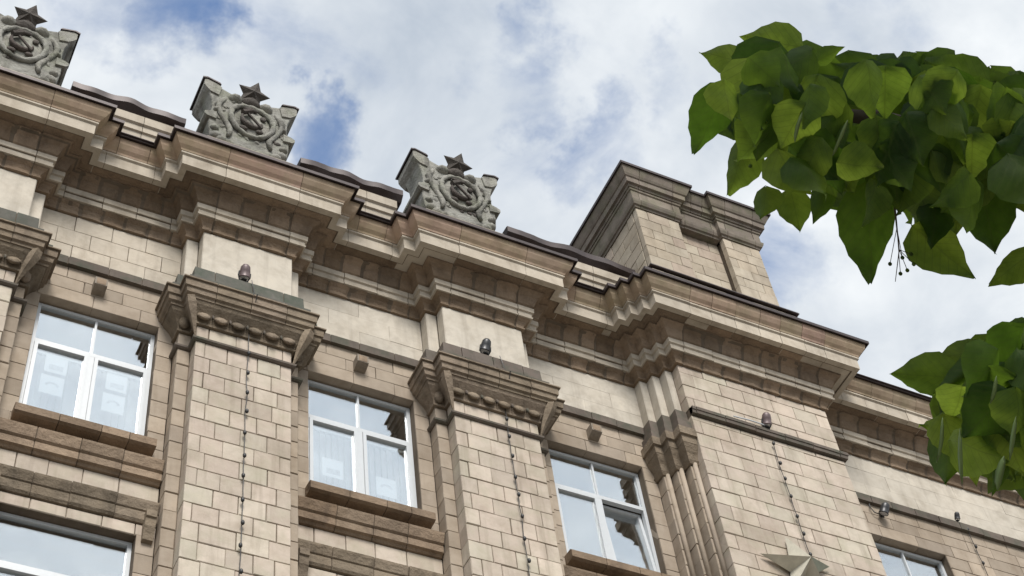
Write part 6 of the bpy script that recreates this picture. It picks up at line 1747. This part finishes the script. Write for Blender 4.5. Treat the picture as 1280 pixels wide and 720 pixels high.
limb([(3.92, 1.22, 2.6), (4.5, 1.9, 3.1), (4.9, 2.4, 3.9)], .05, .01)
limb([(3.9, 1.2, 3.3), (2.9, .45, 3.9), (2.0, 0.0, 4.0), (1.2, -.4, 4.1)], .05, .01)  # unseen limb added to carry the clumps that shade the spray
limb([(3.9, 1.2, 2.2), (4.6, .6, 3.0), (5.2, .2, 3.6)], .05, .01)
limb([(3.9, 1.2, 3.6), (3.7, .8, 4.3), (3.5, .4, 4.9)], .04, .01)
def leaf_mesh(seed):
    rnd = random.Random(seed)
    ws = [.0, .33, .455, .50, .495, .46, .395, .30, .18, .065, .0]
    n = len(ws)
    vs, fs = [], []
    bend, fold, tw = rnd.uniform(-.25, .30), rnd.uniform(.10, .42), rnd.uniform(-.15, .15)
    for i, w in enumerate(ws):
        y = i / (n - 1)
        y = y if i else .03
        for u in (-1, -.55, 0, .55, 1):
            ser = (.018 if i % 2 else -.006) * abs(u) ** 3
            x = u * (w + ser) + .02 * math.sin(y * 6 + seed)
            yy = y - (.09 * abs(u) * (1 - y) ** 6 if i <= 3 else 0) + .02 * abs(u)
            z = -fold * abs(x) + bend * y * y - .03 * math.sin(y * 9 + u * 2 + seed) + tw * u * y * .5 - .05 * (abs(u) ** 2) * rnd.uniform(.3, 1)
            vs.append((x, yy, z))
    for i in range(n - 1):
        for j in range(4):
            a = i * 5 + j
            fs.append((a, a + 1, a + 6, a + 5))
    me = bpy.data.meshes.new('leaf')
    me.from_pydata(vs, [], fs)
    me.polygons.foreach_set('use_smooth', [True] * len(me.polygons))
    me.materials.append(MATS['leaf_green'])
    return me
LM = [leaf_mesh(s) for s in range(6)]
def place_leaf(b, a, n, w):
    b, a, n = Vector(b), Vector(a), Vector(n)
    L = a.length
    y = a.normalized(); x = y.cross(n).normalized(); z = x.cross(y)
    o = bpy.data.objects.new('leaf', random.choice(LM))
    COL.objects.link(o)
    o.parent = T
    kx = w / .98
    M = Matrix(((x.x * L * kx, y.x * L, z.x * L, 0), (x.y * L * kx, y.y * L, z.y * L, 0), (x.z * L * kx, y.z * L, z.z * L, 0), (0, 0, 0, 1)))
    M.translation = b + Vector((0, 0, G)) - WLOC[T.name]
    o.matrix_local = M
for l in LEAVES:
    place_leaf(l[0:3], l[3:6], l[6:9], l[9])
# the dark leaves deep inside the spray, many added to block sky light
m = MB()
for l in INNER:
    bb, aa, nn_ = Vector(l[0:3]), Vector(l[3:6]), Vector(l[6:9])
    L = aa.length; y = aa.normalized(); x = y.cross(nn_).normalized(); z = x.cross(y); kx = l[9] / .92
    me = random.choice(LM)
    m.add([tuple(bb + x * (v.co.x * L * kx) + y * (v.co.y * L) + z * (v.co.z * L)) for v in me.vertices], [tuple(p.vertices) for p in me.polygons])
m.build('inner_leaves', 'leaf_green', T, kind='stuff', smooth=True)
for l in BRACTS:
    bb, aa, nn_ = Vector(l[0:3]), Vector(l[3:6]), Vector(l[6:9])
    x = aa.cross(nn_).normalized() * aa.length * l[9] * .5
    z = nn_ * aa.length
    ring = []
    for t, w, q in ((0, .1, 0), (.2, .8, .03), (.5, 1, .06), (.8, .8, .03), (1, .15, -.04)):
        c = bb + aa * t + z * q
        ring.append([tuple(c - x * w), tuple(c + z * .025), tuple(c + x * w), tuple(c + z * .015)])
    MB().loft(ring).build('bract', 'bract_green', T, smooth=True)
MB().tube(TWIG, [.002, .0014, .001, .0006], 5).build('fruit_stalk', 'bark', T)
for k, s_ in enumerate(SEEDS):
    if k < 6:
        MB().tube([TWIG[2 if k % 2 else 1], s_], .0006, 4).build('fruit_stalk', 'bark', T)
    MB().ell(s_, (.0034, .0034, .004), 8, 6).build('fruit', 'leaf_green', T, smooth=True)
# the rest of the crown, unseen, plus clumps added to shade the spray
rnd = random.Random(3)
m = MB()
def crown_leaf(p):
    a = Vector((rnd.uniform(-1, 1), rnd.uniform(-1, 1), rnd.uniform(-1.6, .2))).normalized() * rnd.uniform(.09, .15)
    n = Vector((rnd.uniform(-1, 1), rnd.uniform(-1, 1), rnd.uniform(.2, 1))).normalized()
    x = a.cross(n).normalized() * a.length * .4
    m.add([p, p + a * .3 - x, p + a * .65 - x * .7, p + a, p + a * .65 + x * .7, p + a * .3 + x], [(0, 1, 2, 3), (0, 3, 4, 5)])
for cx, cy, cz, r, k in ((2.9, .7, 2.3, .6, 260), (3.9, 1.2, 4.0, 1.0, 700), (5.1, .3, 3.5, .9, 500), (3.5, .5, 4.9, .7, 350), (4.3, 1.3, 2.6, .8, 350), (4.6, 2.2, 3.6, .8, 300), (1.35, -.05, 3.55, .6, 420), (2.0, .1, 3.6, .7, 420), (1.1, -.7, 4.2, .8, 350), (2.9, .3, 3.9, .7, 300)):
    for q in range(k):
        d = Vector((rnd.gauss(0, 1), rnd.gauss(0, 1), rnd.gauss(0, .7))).normalized() * (rnd.random() ** .5) * r
        p = Vector((cx, cy, cz)) + d
        v = p
        w = v.dot(W_)
        px = 640 + 2047.8 * v.dot(R_) / w if w > .1 else 9999
        py = 360 - 2047.8 * v.dot(U_) / w if w > .1 else -9999
        if px < 1420 and py > -140:
            continue
        crown_leaf(p)
m.build('crown_shade_foliage', 'leaf_green', T, kind='stuff')
